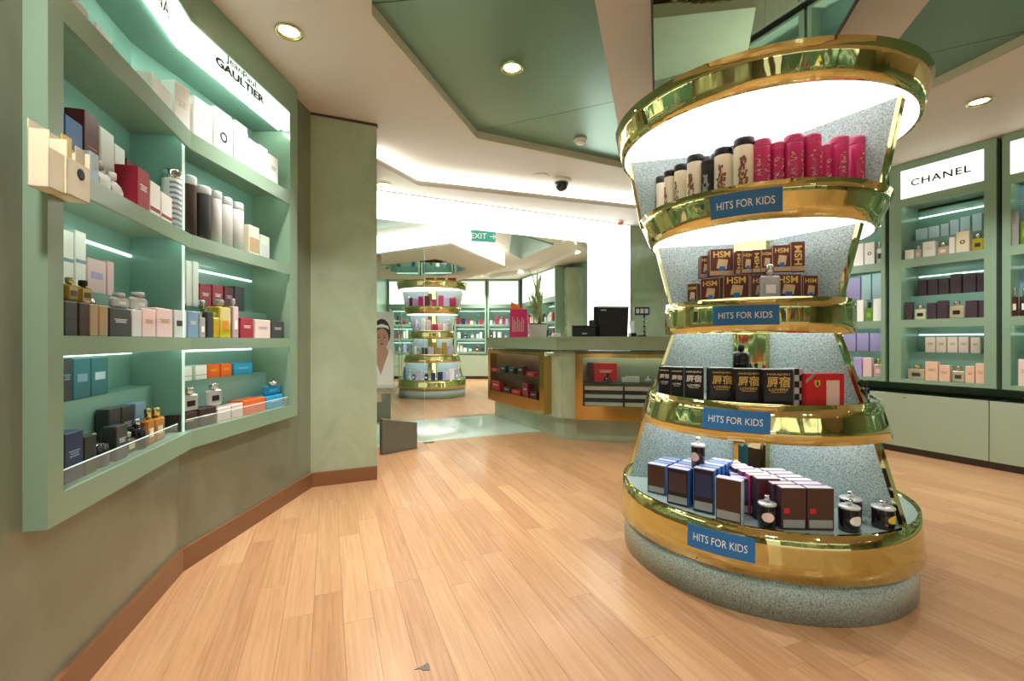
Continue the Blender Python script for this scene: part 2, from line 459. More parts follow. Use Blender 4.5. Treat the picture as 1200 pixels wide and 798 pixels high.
holed('ceiling_board', outer, [left_hole, right_hole, mir], ZC, True, M['ceil'], ce)
def recess(hole, zt, lab, m, seams=()):
    n = len(hole); cx = sum((p for p in hole), V2(0,0))/n
    mbr = MB()
    for i in range(n):
        p, q = hole[i], hole[(i+1) % n]
        d = (q-p).normalized(); nn = V2(-d.y, d.x)
        if (cx-p).dot(nn) < 0: nn = -nn
        mbr.prism([p - d*.01, q + d*.01, q - nn*.02 + d*.01, p - nn*.02 - d*.01], ZC+.001, zt+.03)
    struct('recess_rim', mbr, M['ceil_rim'], ce)
    mbb = MB()
    for i in range(n):
        p, q = hole[i], hole[(i+1) % n]
        p2, q2 = cx + (p-cx)*1.045, cx + (q-cx)*1.045
        if 'l' in lab and i in (0, 1, 2) or 'r' in lab and i in (0, 1): mbb.prism([p, q, q2, p2], ZC-.008, ZC-.0005)
    struct('recess_border', mbb, M['ceil_rim'], ce)
recess(left_hole, ZC+.05, 'l', None); recess(right_hole, ZC+.05, 'r', None)
def panel(poly, z, m, name='ceiling_panel'):
    c = sum((V2(*p) for p in poly), V2(0,0))/len(poly)
    pp = [c + (V2(*p)-c)*(1-.004/max(.3,(V2(*p)-c).length)) for p in poly]
    return struct(name, MB().prism(pp, z, z+.012), m, ce)
struct('recess_backing', MB().prism(left_hole, ZC+.075, ZC+.08), M['kick'], ce)
struct('recess_backing', MB().prism(right_hole, ZC+.075, ZC+.08), M['kick'], ce)
sA = isect(A2, A2 + V2(1.0, .22), BL0, A3)            # seam right of the corner
s1 = isect(A1, A1 + V2(1, -.42), BL0, A3)
def on_ceiling(px, py, z=ZC+.05):
    Y = F*(z-HC)/(CY-py); return V2((px-CX)/F*Y, Y)
sA = on_ceiling(718, 120); e_ = (A3-BL0).normalized(); sA = BL0 + e_*((sA-BL0).dot(e_))
sB = on_ceiling(480, 1); sBd = (sB - A1).normalized(); s1 = isect(A1, A1+sBd, BL0, A3)
panel([A2, A3, sA], ZC+.055, M['greenpanel'])
panel([A1, A2, sA, s1], ZC+.055, M['greenpanel'])
panel([A0, A1, s1, BL0], ZC+.055, M['greenpanel'])
t1 = on_ceiling(1200, 38); t0 = on_ceiling(1095, 62); td = (t1-t0).normalized()
rA = isect(t0, t1, D1, D2); rB = isect(t0, t1, BR0, D0)
panel([D0, D1, rA, rB], ZC+.055, M['greenpanel'])
panel([rB, rA, D2, BR0], ZC+.055, M['greenpanel'])
struct('ceiling_mirror', MB().prism(mir, ZC-.004, ZC+.02), M['mirror'], ce)
for p, q in ((m1, m0), (m0, m0+mw), (m0+mw, m1+mw)):
    d = (q-p).normalized(); nn = V2(-d.y, d.x)*.012
    struct('mirror_edge', MB().prism([p-nn*.5, q-nn*.5, q+nn*.5, p+nn*.5], ZC-.012, ZC), M['kick'], ce)
# --- cove and lower soffit
def cove_strip(pts, z0, z1, inset, name='cove_light', mm='cove'):
    B = off_poly(pts, -inset); B2 = off_poly(pts, -inset-.02)
    for i in range(len(pts)-1):
        struct(name, MB().prism([B[i], B[i+1], B2[i+1], B2[i]], z0, z1), M[mm], ce)
lip = [L00, L1, L2, L3]
SOFF_IN = off_poly(lip, -.10)
cove_strip([L00, L1, L2, L3], ZS+.03, ZC, .05)
W_end = V2(4.5, 6.9)
soff = [L00, L1, L2, L3, W_end, P1 + fu*.8 + fn*.1, P1, P0, P0 - fu*.7]
struct('soffit', MB().prism(soff, ZS, ZS+.03), M['ceil'], ce)
struct('soffit_lip', MB().prism([L00, L1, L2, L3] + off_poly([L00, L1, L2, L3], -.02)[::-1], ZS+.03, ZS+.05), M['ceil2'], ce)
# --- lightbox fascia over the doorway and lit pillar
FB = fn*.16
zb = 2.405
struct('trim_3', MB().prism([P0 - fu*.6, P1, P1+FB, P0 - fu*.6 + FB], zb, ZS-.006), M['fascia'])
pc = on_w = hit(697, P0, fu); PC = P0 + fu*pc
struct('trim_4', MB().prism([PC, P1, P1+FB, PC+FB], 0.0, zb), M['fascia'])
struct('trim_5', MB().prism([P1 + fu*.0, P1 + fu*.025, P1 + fu*.025 + FB, P1 + FB], 0, ZS), M['bronze'])
struct('trim_6', MB().prism([P0 - fu*.6 - fn*.004, P1 - fn*.004, P1+FB*.1, P0 - fu*.6 + FB*.1], ZS-.006, ZS), M['kick'])

# ================================================================ THE SECOND ROOM
struct('ceiling_far', MB().prism([P0 + FB - fu*1.2, P1 + FB + fu*.9, V2(5, 14.5), V2(-6, 14.5), V2(-6, 5)], ZC2, ZC2+.05), M['ceil2'])
struct('wall_far', MB().prism([V2(-6, 13.62), V2(.6, 13.5), V2(.6, 13.7), V2(-6, 13.8)], 0, ZC2), M['sage'])
struct('wall_far_right', MB().prism([V2(.45, 13.3), V2(2.0, 9.1), V2(2.2, 9.2), V2(.6, 13.5)], 0, ZC2), M['sage'])
struct('wall_far_left', MB().prism([V2(-4.9, 4.6), V2(-3.45, 9.6), V2(-3.6, 14), V2(-3.8, 14), V2(-3.65, 9.6), V2(-5.1, 4.6)], 0, ZC2), M['sage'])
struct('wall_far_pillar', MB().prism([V2(1.22, 10.1), V2(1.78, 10.2), V2(2.0, 9.3), V2(1.9, 10.8), V2(1.2, 10.8)], 0, ZC2-.12), M['column'])
struct('wall_behind_counter', MB().prism([V2(1.62, 9.3), V2(1.75, 6.5), V2(1.95, 6.5), V2(2.2, 9.3)], 0, ZC2-.03), M['column'])
# suspended raft with glowing sides
rf = link('ceiling_raft', None, kind='structure')
raft = [V2(-.90, 6.75), V2(-.12, 8.9), V2(-1.35, 10.9), V2(-3.1, 10.4), V2(-3.3, 8.2)]
struct('raft_board', MB().prism(raft, 2.52, 2.55), M['ceil2'], rf)
rin = [V2(-1.0, 7.2), V2(-.45, 8.9), V2(-1.5, 10.3), V2(-2.8, 9.9), V2(-3.0, 8.4)]
cen = V2(-1.7, 9)
gl = [cen + (p-cen)*.985 for p in raft]
n = len(raft)
for i in range(n):
    a, c = gl[i], gl[(i+1) % n]; a2, c2 = cen+(a-cen)*.98, cen+(c-cen)*.98
    struct('raft_light', MB().prism([a, c, c2, a2], 2.555, ZC2-.01), M['raft'], rf)
struct('raft_mirror', MB().prism([cen + (p-cen)*.5 for p in raft], 2.508, 2.52), M['mirror'], rf)
gp = [V2(.0, 7.3), V2(.75, 8.2), V2(.2, 9.6), V2(-.05, 8.9)]
struct('ceiling_panel_far', MB().prism(gp, ZC2-.03, ZC2-.002), M['greenpanel'])
gp = [V2(-3.6, 7.0), V2(-2.2, 6.3), V2(-1.3, 6.6), V2(-2.6, 7.3)]
struct('ceiling_panel_far', MB().prism(gp, ZC2-.03, ZC2-.002), M['greenpanel'])
gp = [V2(.95, 7.6), V2(1.5, 8.6), V2(.6, 11.3), V2(-.6, 12.2), V2(-.5, 12.0), V2(.45, 11.1), V2(1.3, 8.6), V2(.85, 7.8)]
struct('trim_7', MB().prism(gp, ZC2-.08, ZC2-.002), M['ceil2'])

# ================================================================ CEILING FITTINGS
def downlight(x, y, z, label, group, power=P_DOWN, small=False, spread=112):
    t = thing('downlight', label, 'ceiling light', (x, y, z), 0, group)
    s = .7 if small else 1
    link('trim_ring', cached(('dr', s), lambda: MB().lathe([(.06*s, 0), (.072*s, -.004), (.075*s, -.008), (.068*s, -.012), (.055*s, -.008), (.052*s, .002)], 28, caps=False).mesh('trim_ring', M['gold'])), t)
    link('bulb', cached(('db', s), lambda: MB().lathe([(.05*s, -.001), (.03*s, -.006), (.012*s, -.008)], 20).mesh('bulb', M['lamp'])), t)
    if power:
        ld = cached(('area', power, spread), lambda: bpy.data.lights.new('downlight_beam', 'AREA'))
        ld.shape = 'DISK'; ld.size = .13; ld.energy = power; ld.color = (1, .965, .92); ld.spread = R(spread)
        lo = bpy.data.objects.new('downlight_beam', ld); COL.objects.link(lo); lo.parent = t; lo.location = (0, 0, -.02)
    return t
G = 'brass ringed ceiling downlights'
for x, y, z, lab in ((-1.24, 2.53, ZC, 'brass-ringed round downlight in the beige ceiling near the wall shelving'),
        (0.0, 2.95, ZC+.05, 'brass-ringed round downlight set in the green ceiling panel'),
        (3.36, 3.27, ZC, 'brass-ringed downlight in the ceiling in front of the black-lettered white sign'),
        (-1.28, 4.54, ZS, 'small downlight in the soffit just right of the green stone column')):
    downlight(x, y, z, lab, G, 11.0 if 'wall shelving' in lab else P_DOWN, spread=84 if 'wall shelving' in lab else 112)
for x, y, lab in ((-.9, .6, 'above the near end of the wall shelving'), (-.75, -1.6, 'by the left wall behind the camera'), (.35, -.8, 'just behind the camera'), (2.3, -.4, 'behind the camera on the right'), (2.0, -2.2, 'nearest the shopfront'), (4.3, 1.2, 'before the nearest right wall cabinet'), (5.2, -1.2, 'in the far right corner behind the camera'), (2.9, 5.2, 'hidden behind the tall display stand')):
    downlight(x, y, ZC, 'out-of-view brass-ringed downlight ' + lab, G)
for i, (x, y) in enumerate(((.45, 6.9), (1.05, 7.9), (1.25, 8.7), (.2, 11.3), (-3.0, 5.9), (-2.7, 12), (-.8, 12.3))):
    downlight(x, y, ZC2, ['small downlight in the back room ceiling nearest the lit beam', 'small downlight in the back room ceiling, middle one above the counter',
                       'small downlight in the back room ceiling by the lit pillar', 'small downlight in the back room ceiling above the far shelving',
                       'small downlight in the back room ceiling behind the column', 'small downlight in the back room ceiling in the far corner',
                       'small downlight in the back room ceiling at the far wall'][i], 'back room downlights', 30, True)
def on_z(px, py, z):
    Y = F*(z-HC)/(CY-py); return ((px-CX)/F*Y, Y, z)
o = thing('smoke_detector', 'round white smoke detector on the green ceiling panel', 'smoke detector', on_z(680, 163, ZC+.055))
link('base', MB().lathe([(.058, 0), (.058, -.015), (.052, -.02)], 28).mesh('base', M['white']), o)
link('sensor_head', MB().lathe([(.045, -.02), (.043, -.035), (.03, -.045), (.01, -.048)], 28).mesh('sensor_head', M['white']), o)
o = tag(link('ceiling_speaker', MB().lathe([(.085, 0), (.085, -.004), (.078, -.006)], 32).mesh('ceiling_speaker', M['ceil']), loc=on_z(633, 206, ZC)), 'round flush beige speaker grille in the ceiling beside the dome camera', 'speaker')
o = thing('dome_camera', 'black dome security camera with white collar under the ceiling', 'camera', on_z(658, 211, ZC))
link('collar', MB().lathe([(.10, 0), (.10, -.018), (.085, -.03)], 28).mesh('collar', M['white']), o)
link('dome', MB().lathe([(.072, -.03), (.072, -.055), (.062, -.09), (.036, -.115), (.004, -.124)], 28).mesh('dome', mat('smoked_dome', '1d1f24', .06, coat=.6)), o)
o = tag(link('ceiling_sensor', MB().lathe([(.06, 0), (.055, -.012), (.03, -.025), (.02, -.03)], 24).mesh('ceiling_sensor', M['white']), loc=on_z(687, 227, ZC)), 'small white round sensor on the ceiling right of the dome camera', 'sensor')
o = thing('fire_alarm_lamp', 'small orange and white alarm lamp under the soffit by the lit pillar', 'alarm', on_z(727, 259, ZS))
link('base', MB().lathe([(.045, 0), (.045, -.02)], 20).mesh('base', M['white']), o)
link('lens', MB().lathe([(.036, -.02), (.036, -.045), (.02, -.055)], 20).mesh('lens', pm('orange')), o)
# exit sign in the second room
o = thing('exit_sign', 'hanging green exit sign with pale lettering behind the lit beam', 'exit sign', (-.40, 6.35, 2.555), R(12))
link('sign_plate', MB().cbox(-.17, .17, -.012, .012, -.075, .075, .004).mesh('sign_plate', mat('exit_green', '2f9c8c', .4)), o)
link('lettering', text_mesh('EXIT \u2192', .11, M['white']), o, (0, -.0135, 0))
for sx in (-.12, .12): link('hanger', MB().tube([(sx, 0, .075), (sx, 0, .25)], .004, 6).mesh('hanger', M['silver']), o)

# glass door leaf beside the column with rounded far corner
gd = thing('glass_door', 'clear frameless glass door leaf with a rounded lower corner beside the column', 'glass door', (-1.42, 4.72, 0))
ga, gb = V2(-1.42, 4.72), V2(-.955, 4.95)
gu = (gb-ga).normalized()
pts = [(0, .02), (.38, .02)] + [(.52-.14+.14*math.sin(a), .16-.14*math.cos(a)) for a in (R(20), R(40), R(60), R(80), R(90))] + [(.52, 2.38), (0, 2.38)]
gm_ = MB(); n = len(pts)
for s_ in (-.005, .005): gm_.v += [(gu.x*x - gu.y*s_, gu.y*x + gu.x*s_, z) for x, z in pts]
gm_.face(list(range(n)), 0); gm_.face(list(range(n, 2*n))[::-1], 0)
for i in range(n): j = (i+1) % n; gm_.face([i, n+i, n+j, j], 1)
link('glass_leaf', gm_.mesh('glass_leaf', [M['glass'], M['edge']]), gd)
hb = MB().box(-.03, .03, -.015, .015, -.04, .04)
for zz in (.5, 1.95): link('hinge_plate', cached('hinge', lambda: hb.mesh('hinge_plate', M['chrome'])), gd, (gu.x*.03, gu.y*.03, zz), math.atan2(gu.y, gu.x))
# the two grey stone blocks by the door
def stone_block(P, Q, hl, hr, label):
    u = (Q-P).normalized(); nv = V2(-u.y, u.x)*.06; L = (Q-P).length
    mbk = MB().hexa([(0,0,0),(L,0,0),(L,.06,0),(0,.06,0),(0,0,hl),(L,0,hr),(L,.06,hr),(0,.06,hl)])
    o = tag(link('stone_block', mbk.mesh('stone_block', M['slab']), loc=(P.x, P.y, .0), rotz=math.atan2(u.y, u.x)), label, 'stone block')
    bv = o.modifiers.new('bevel', 'BEVEL'); bv.width = .004; bv.segments = 2
stone_block(floor_at(448, 533), floor_at(489, 525.5), .345, .265, 'dark grey slanting stone block on the floor in front of the glass door')
stone_block(floor_at(428, 498), floor_at(458, 492), .40, .37, 'grey stone block standing behind the glass door')
# debris flake
fp = floor_at(497, 782)
o = tag(link('floor_scrap', MB().prism([(-.03,-.012),(-.012,-.008),(.0,-.016),(.022,-.014),(.02,.0),(.014,.014),(.006,.02),(-.004,.006)], .0005, .0022).mesh('floor_scrap', mat('grey_scrap', '6d6258', .6, noise=.2, nscale=80)), loc=(fp.x, fp.y, 0)), 'tiny grey torn scrap lying on the oak floor at the front', 'scrap')

# ================================================================ PRODUCTS
def q3(v, s=.004): return max(s, round(v/s)*s)
def mk_box(loc, rz, w, d, h, c, label, group, opts=''):
    w, d, h = q3(w), q3(d), q3(h)
    cc = opts.split('|') if opts else []
    side = next((x[5:] for x in cc if x.startswith('side:')), c)
    top = next((x[4:] for x in cc if x.startswith('top:')), c)
    me = cached(('box', w, d, h, c, side, top), lambda: MB().cbox(-w/2, w/2, -d/2, d/2, 0, h, min(.0025, w*.08), 0, 1, 2).mesh('perfume_box', [pm(side), pm(c), pm(top)]))
    o = tag(link('perfume_box', me, None, loc, rz), label, 'box', group)
    for x in cc:
        if x.startswith('band:'):
            _, col, f0, f1 = x.split(':'); f0, f1 = float(f0), float(f1)
            link('printed_band', cached(('band', w, h, d, col, f0, f1), lambda: MB().box(-w*.47, w*.47, -d/2-.0008, -d/2, h*f0, h*f1).mesh('printed_band', pm(col))), o)
        elif x.startswith('panel:'):
            _, col = x.split(':')
            link('label_panel', cached(('pan', w, h, d, col), lambda: MB().box(-w*.3, w*.3, -d/2-.0008, -d/2, h*.42, h*.62).mesh('label_panel', pm(col))), o)
        elif x.startswith('lines:'):
            _, col = x.split(':')
            def mkl():
                b = MB()
                for k, (a, z) in enumerate(((.30, .60), (.22, .55), (.26, .50))): b.box(-w*a, w*a, -d/2-.0008, -d/2, h*z, h*z + min(.004, h*.03))
                return b.mesh('printed_lines', pm(col))
            link('printed_lines', cached(('lin', w, h, d, col), mkl), o, kind='stuff')
        elif x.startswith('emblem:'):
            _, col = x.split(':')
            rr = min(w, h)*.2
            link('emblem', cached(('emb', w, h, d, col), lambda: MB().lathe([(rr, 0), (rr, .001), (rr*.55, .001), (rr*.55, 0)], 18, caps=False).mesh('emblem', pm(col), Matrix.Translation((0, -d/2, h*.5)) @ Matrix.Rotation(R(90), 4, 'X'))), o)
        elif x.startswith('lid:'):
            link('lid', cached(('lid', w, h, d, x), lambda: MB().cbox(-w/2-.001, w/2+.001, -d/2-.001, d/2+.001, h*.72, h+.001, .002).mesh('lid', pm(x[4:]))), o)
    return o
def mk_bottle(loc, rz, w, d, h, c, label, group, shape='flask', cap='silver', opts=''):
    w, d, h = q3(w), q3(min(d, w)), q3(h)
    capm = {'silver': M['chrome'], 'gold': M['gold'], 'black': M['black'], 'white': pm('white'), 'glass': gm('palegrey'), 'pink': pm('pink'), 'green': pm('green')}[cap]
    bh = h*.70
    def body():
        b = MB()
        if shape == 'flask': b.cbox(-w/2, w/2, -d*.3, d*.3, 0, bh, min(.008, w*.12))
        elif shape == 'tall': b.cbox(-w/2, w/2, -w*.4, w*.4, 0, h*.8, .004)
        elif shape == 'dome': b.lathe([(w*.42, 0), (w*.5, h*.06), (w*.5, h*.3), (w*.4, h*.5), (w*.2, h*.66), (w*.1, h*.7)], 20)
        elif shape == 'flat': b.lathe([(w*.3, 0), (w*.47, h*.1), (w*.5, h*.3), (w*.45, h*.52), (w*.15, h*.66)], 20)
        elif shape == 'waist': b.lathe([(w*.45, 0), (w*.5, h*.1), (w*.36, h*.32), (w*.48, h*.52), (w*.36, h*.66), (w*.14, h*.72)], 20)
        else: b.lathe([(w*.46, 0), (w*.5, h*.03), (w*.5, bh*.92), (w*.42, bh), (w*.16, bh*1.02)], 20)
        return b.mesh('perfume_bottle', gm(c))
    o = tag(link('perfume_bottle', cached(('bot', shape, w, d, h, c), body), None, loc, rz), label, 'bottle', group)
    cz = {'tall': .8}.get(shape, .70)*h
    def capf():
        r = w*(.2 if shape != 'tall' else .28)
        return MB().lathe([(r*.6, cz-h*.02), (r*.6, cz+h*.05), (r, cz+h*.06), (r, h*.97), (r*.8, h)], 14).mesh('cap', capm)
    link('cap', cached(('cap', shape, w, h, cap), capf), o)
    if shape in ('flask', 'tall') and 'nolabel' not in opts:
        dd = d*.3 if shape == 'flask' else w*.4
        link('front_label', cached(('fl', shape, w, d, h, opts), lambda: MB().box(-w*.24, w*.24, -dd-.0012, -dd, h*.22, h*.45).mesh('front_label', pm(opts or 'white'))), o)
    return o
def mk_can(loc, rz, w, h, c, label, group, lid='black', opts=''):
    w, h = q3(w), q3(h); r = w/2
    o = tag(link('spray_can', cached(('can', w, h, c), lambda: MB().lathe([(r*.94, 0), (r, .004), (r, h*.84), (r*.97, h*.86)], 24).mesh('spray_can', pm(c, .25))), None, loc, rz), label, 'can', group)
    lm = {'black': M['black'], 'pink': mat('clear_pink_lid', 'd9527f', .1, trans=.3), 'silver': M['chrome'], 'frost': mat('frosted_lid', 'dfeaea', .2, trans=.3), 'white': pm('white')}[lid]
    link('lid', cached(('clid', w, h, lid), lambda: MB().lathe([(r*.99, h*.855), (r*1.02, h*.87), (r*1.02, h*.975), (r*.97, h), (r*.9, h)], 24).mesh('lid', lm)), o)
    if opts:
        k, col = opts.split(':')
        def wrap():      # printed motif of irregular strokes wrapped on the can's front
            b = MB(); rg = random.Random(int(w*1e4)+len(col))
            if k == 'script':
                for i in range(46):
                    cz = rg.uniform(.08, .68); side = (-2.1, -1.05)[i % 2]
                    a0 = side + rg.gauss(0, .13); z = h*cz; th = rg.uniform(-1.2, 1.2); ln_ = rg.uniform(.006, .015); wd_ = rg.uniform(.0012, .0028)
                    dx, dz = math.cos(th)*ln_, math.sin(th)*ln_; nx, nz = -math.sin(th)*wd_, math.cos(th)*wd_
                    m0 = len(b.v)
                    for ex, ez in ((0, 0), (dx, dz), (dx+nx, dz+nz), (nx, nz)):
                        t = a0 + ex/r; b.v.append((math.cos(t)*(r+.0008+i*1e-5), math.sin(t)*(r+.0008+i*1e-5), z+ez))
                    b.face([m0, m0+1, m0+2, m0+3])
            elif k == 'figure':
                for i in range(60):
                    a = -1.57 + rg.uniform(-.45, .45); z = h*rg.uniform(.08, .6); ww = rg.uniform(.06, .15); hh = h*rg.uniform(.015, .07)
                    if z > h*.42: a = -1.57 + (a+1.57)*.5
                    p = [(math.cos(t)*(r+.0008+i*2e-5), math.sin(t)*(r+.0008+i*2e-5), zq) for t, zq in ((a-ww, z), (a+ww*.6, z-hh*.3), (a+ww, z+hh), (a-ww*.5, z+hh*1.2))]
                    m0 = len(b.v); b.v += p; b.face([m0, m0+1, m0+2, m0+3])
            elif k == 'stripe':
                for i in range(9):
                    z = h*(.1 + i*.083)
                    m0 = len(b.v)
                    for s in range(9):
                        t = -2.7 + s*.3
                        for zq in (z + math.sin(s)*h*.01, z + h*.035 + math.sin(s)*h*.01): b.v.append((math.cos(t)*(r+.0008), math.sin(t)*(r+.0008), zq))
                    for s in range(8): b.face([m0+2*s, m0+2*s+2, m0+2*s+3, m0+2*s+1])
            return b.mesh('printed_motif', pm(col))
        mo = link('printed_motif', cached(('wrap', w, h, opts), wrap), o); mo['kind'] = 'stuff'
    return o
CN = dict(palepink='pale pink', darkred='dark red', darkbrown='dark brown', palegrey='pale grey', palelilac='pale lilac', skyblue='bright blue', paleblue='pale blue',
          steelblue='blue-grey', palegreen='pale green')
def cname(c): return CN.get(c, c)
def place(kind, loc, rz, w, d, h, c, label, group):
    """kind: box or box/opts, flask/…, can/lid/opts"""
    k = kind.split('/'); k0 = k[0]
    if k0 == 'box': return mk_box(loc, rz, w, d, h, c, label, group, k[1] if len(k) > 1 else '')
    if k0 == 'can': return mk_can(loc, rz, w, h, c, label, group, k[1] if len(k) > 1 else 'black', k[2] if len(k) > 2 else '')
    return mk_bottle(loc, rz, w, d, h, c, label, group, k0, k[1] if len(k) > 1 else 'silver', k[2] if len(k) > 2 else '')
SHAPE = dict(box='carton', can='can', flask='square bottle', tall='slim tall bottle', dome='domed bottle', flat='squat round bottle', waist='waisted bottle', round='round bottle')
def row(lines, z, d, items, where, group, dmax=.10, gap=.0025):
    """items: (px0, px1, py_top, kind, colour[, depth]) read off along a shelf line; lines: list of (px limit, O, u)"""
    items = sorted(items, key=lambda t: t[0]); seen = {}
    tot = {}
    for it in items:
        kk = (it[4], it[3].split('/')[0]); tot[kk] = tot.get(kk, 0) + 1
    for i, it in enumerate(items):
        x0, x1, yt, kind, c = it[:5]; dep = it[5] if len(it) > 5 else None
        for lim, O, u in lines:
            if (x0+x1)/2 < lim: break
        v = V2(-u.y, u.x); Od = O + v*d
        t0, t1 = hit(x0, Od, u), hit(x1, Od, u)
        if t1 < t0: t0, t1 = t1, t0
        cc = Od + u*(t0+t1)/2; wdt = max(.012, t1-t0-gap)
        h = max(.02, zat(yt, cc.y) - z)
        k0 = kind.split('/')[0]
        dd = dep or min(dmax, max(wdt*.7, .03))
        if k0 in ('can', 'round', 'dome', 'flat', 'waist', 'tall'): dd = wdt
        cc = cc + v*(dd/2)
        kk = (c, k0)
        oi = seen.get(kk, 0); seen[kk] = oi + 1
        nm = f'{cname(c)} {SHAPE[k0]}'
        lab = f'{nm}, {where}' if tot[kk] == 1 else f'{ORDW[oi]} {nm} from left, {where}'
        place(kind, (cc.x, cc.y, z), math.atan2(u.y, u.x), wdt, dd, h, c, lab, group if tot[kk] > 1 or True else None)

# ================================================================ THE LEFT WALL SHELVING
zA = [.668, 1.114, 1.605, 2.093]           # tops of the four shelves
def ub(p, t): return p
ln = [(208, UF[0], uA), (9999, UF[1], uB)]
dpt = .27
def offs(d, a=None, b_=None):
    """polyline across the unit at depth d behind its front, between ends a and b (distance from each end)"""
    L = off_poly([UF[0], UF[1], UF[2]], -d)
    s = U0 - nA*d + uA*(a or 0); e = U2 - nB*d - uB*(b_ or 0)
    return [s, L[1], e]
def band_poly(d0, d1, a=0, b_=0): return offs(d0, a, b_) + offs(d1, a, b_)[::-1]
ws = thing('wall_shelving', 'sage green bent wall shelving with lit shelves of perfume on the left wall', 'shelving', (U1.x, U1.y, ZB))
pa = hit(74.5, UF[0], uA) - tL; pb = tR - hit(340, UF[1], uB)
def shelf_board(z0, z1):
    b = MB().prism(band_poly(0, .014, pa*.98, pb*.98), z0, z1).prism(band_poly(.014, dpt, pa*.98, pb*.98), z1-.022, z1)
    wpart('shelf', b, M['sage'], ws)
wpart('bottom_board', MB().prism(band_poly(0, dpt), ZB, zA[0]), M['sage'], ws)
shelf_board(1.056, zA[1])
shelf_board(1.541, zA[2])
shelf_board(2.010, zA[3])
def side(p, u, n, wd): return [p, p + u*wd, p + u*wd - n*dpt, p - n*dpt]
wpart('side_post', MB().prism(side(U0, uA, nA, pa), zA[0], ZC), M['sage'], ws)
wpart('side_post', MB().prism(side(U2 - uB*pb, uB, nB, pb), zA[0], ZC), M['sage'], ws)
wpart('header', MB().prism(band_poly(0, .05, pa, pb), 2.625, ZC-.003), M['sage'], ws)
wpart('top_board', MB().prism(band_poly(.05, dpt, pa, pb), 2.50, 2.52), M['teal'], ws)
sg = wpart('lit_sign', MB().prism(band_poly(.004, .045, pa, pb), 2.50, 2.62), M['sign'], ws); sg['label'] = 'white lit sign strip with black lettering'
wpart('back_panel', MB().prism(band_poly(dpt-.01, dpt, pa, pb), zA[0], 2.50), M['teal'], ws)
dv = off_poly([UF[0], UF[1], UF[2]], -.03)[1]; dv2 = off_poly([UF[0], UF[1], UF[2]], -dpt+.01)[1]
for z0, z1 in ((zA[0], 1.09), (zA[1], 1.58), (zA[2], 2.07)):
    wpart('divider', MB().prism([dv + V2(-.004,-.012), dv + V2(-.004,.0), dv2, dv2 + V2(0,-.012)], z0, z1), M['teal'], ws)
    wpart('divider_edge', MB().prism([dv + V2(.001,-.013), dv + V2(.001,.001), dv + V2(-.004,.001), dv+V2(-.004,-.013)], z0, z1), M['edge'], ws)
for z in (1.114-.022, 1.605-.022, 2.093-.022, 2.50):
    d_ = .016 if z < 2.4 else .055
    L = off_poly([UF[0], UF[1], UF[2]], -d_); L_ = off_poly([UF[0], UF[1], UF[2]], -d_-.008)
    s, e = U0 - nA*d_ + uA*(pa+.03), U2 - nB*d_ - uB*(pb+.03)
    wpart('led_or_streak', MB().prism([s, L[1], e, e - nB*.008, L_[1], s - nA*.008], z-.007, z-.001), M['led' if z < 2.4 else 'led_top'], ws)
for z in (1.05, 1.50):
    wpart('led_or_streak', MB().prism(band_poly(dpt-.018, dpt-.0105, pa+.02, pb+.02), z-.012, z), M['led_streak'], ws)  # reflected streak on the back panel, drawn as a glowing bar
# riser steps at the back of three shelves
RZ = [.89, 1.28]
wpart('riser_step', MB().prism(band_poly(.165, dpt-.01, pa, pb), zA[0], RZ[0]), M['teal'], ws)
wpart('riser_step', MB().prism(band_poly(.165, dpt-.01, pa, pb), zA[1], RZ[1]), M['teal'], ws)
# glass guards on the lowest shelf
for (p, u, n, a0, a1) in ((UF[0], uA, nA, tL + pa + .004, hit(212, UF[0], uA)), (UF[1], uB, nB, hit(222, UF[1], uB), tR - pb - .004)):
    q = p + u*a0 - n*.012; q2 = p + u*a1 - n*.012
    g = wpart('glass_guard', MB().prism([q, q2, q2 - n*.004, q - n*.004], zA[0], zA[0]+.055), M['acrylic'], ws)
    wpart('guard_rim', MB().prism([q+n*.0005, q2+n*.0005, q2 - n*.0045, q - n*.0045], zA[0]+.055, zA[0]+.0575), M['edge'], ws)
# sign lettering
def sign_text(body, size, px, py, O, u, n, m='ink', parent=None, sx=1.0, off=.003, spacing=1, bold=0.0, zz=None):
    t = hit(px, O, u); p = O + u*t + n*off; z = zz or zat(py, p.y)
    parent = sg; rx = Vector((p.x, p.y, z)) - Vector(ws.location)
    o = link('lettering', text_mesh(body, size, M[m], sx=sx, spacing=spacing, bold=bold), parent, rx, math.atan2(u.y, u.x))
    o['label'] = 'dark lettering'
    return o
FS = UF
ws_sign = sg
sign_text('Jean', .052, 274, 88, UF[1], uB, nB, sx=1.5, bold=.001, zz=2.593)
sign_text('Paul', .052, 292, 88, UF[1], uB, nB, sx=1.5, bold=.001, zz=2.593)
sign_text('GAULTIER', .058, 283, 104, UF[1], uB, nB, sx=1.55, bold=.0028, zz=2.541)
sign_text('NINA', .085, 184, -6, UF[0], uA, nA, sx=1.0, bold=.001)

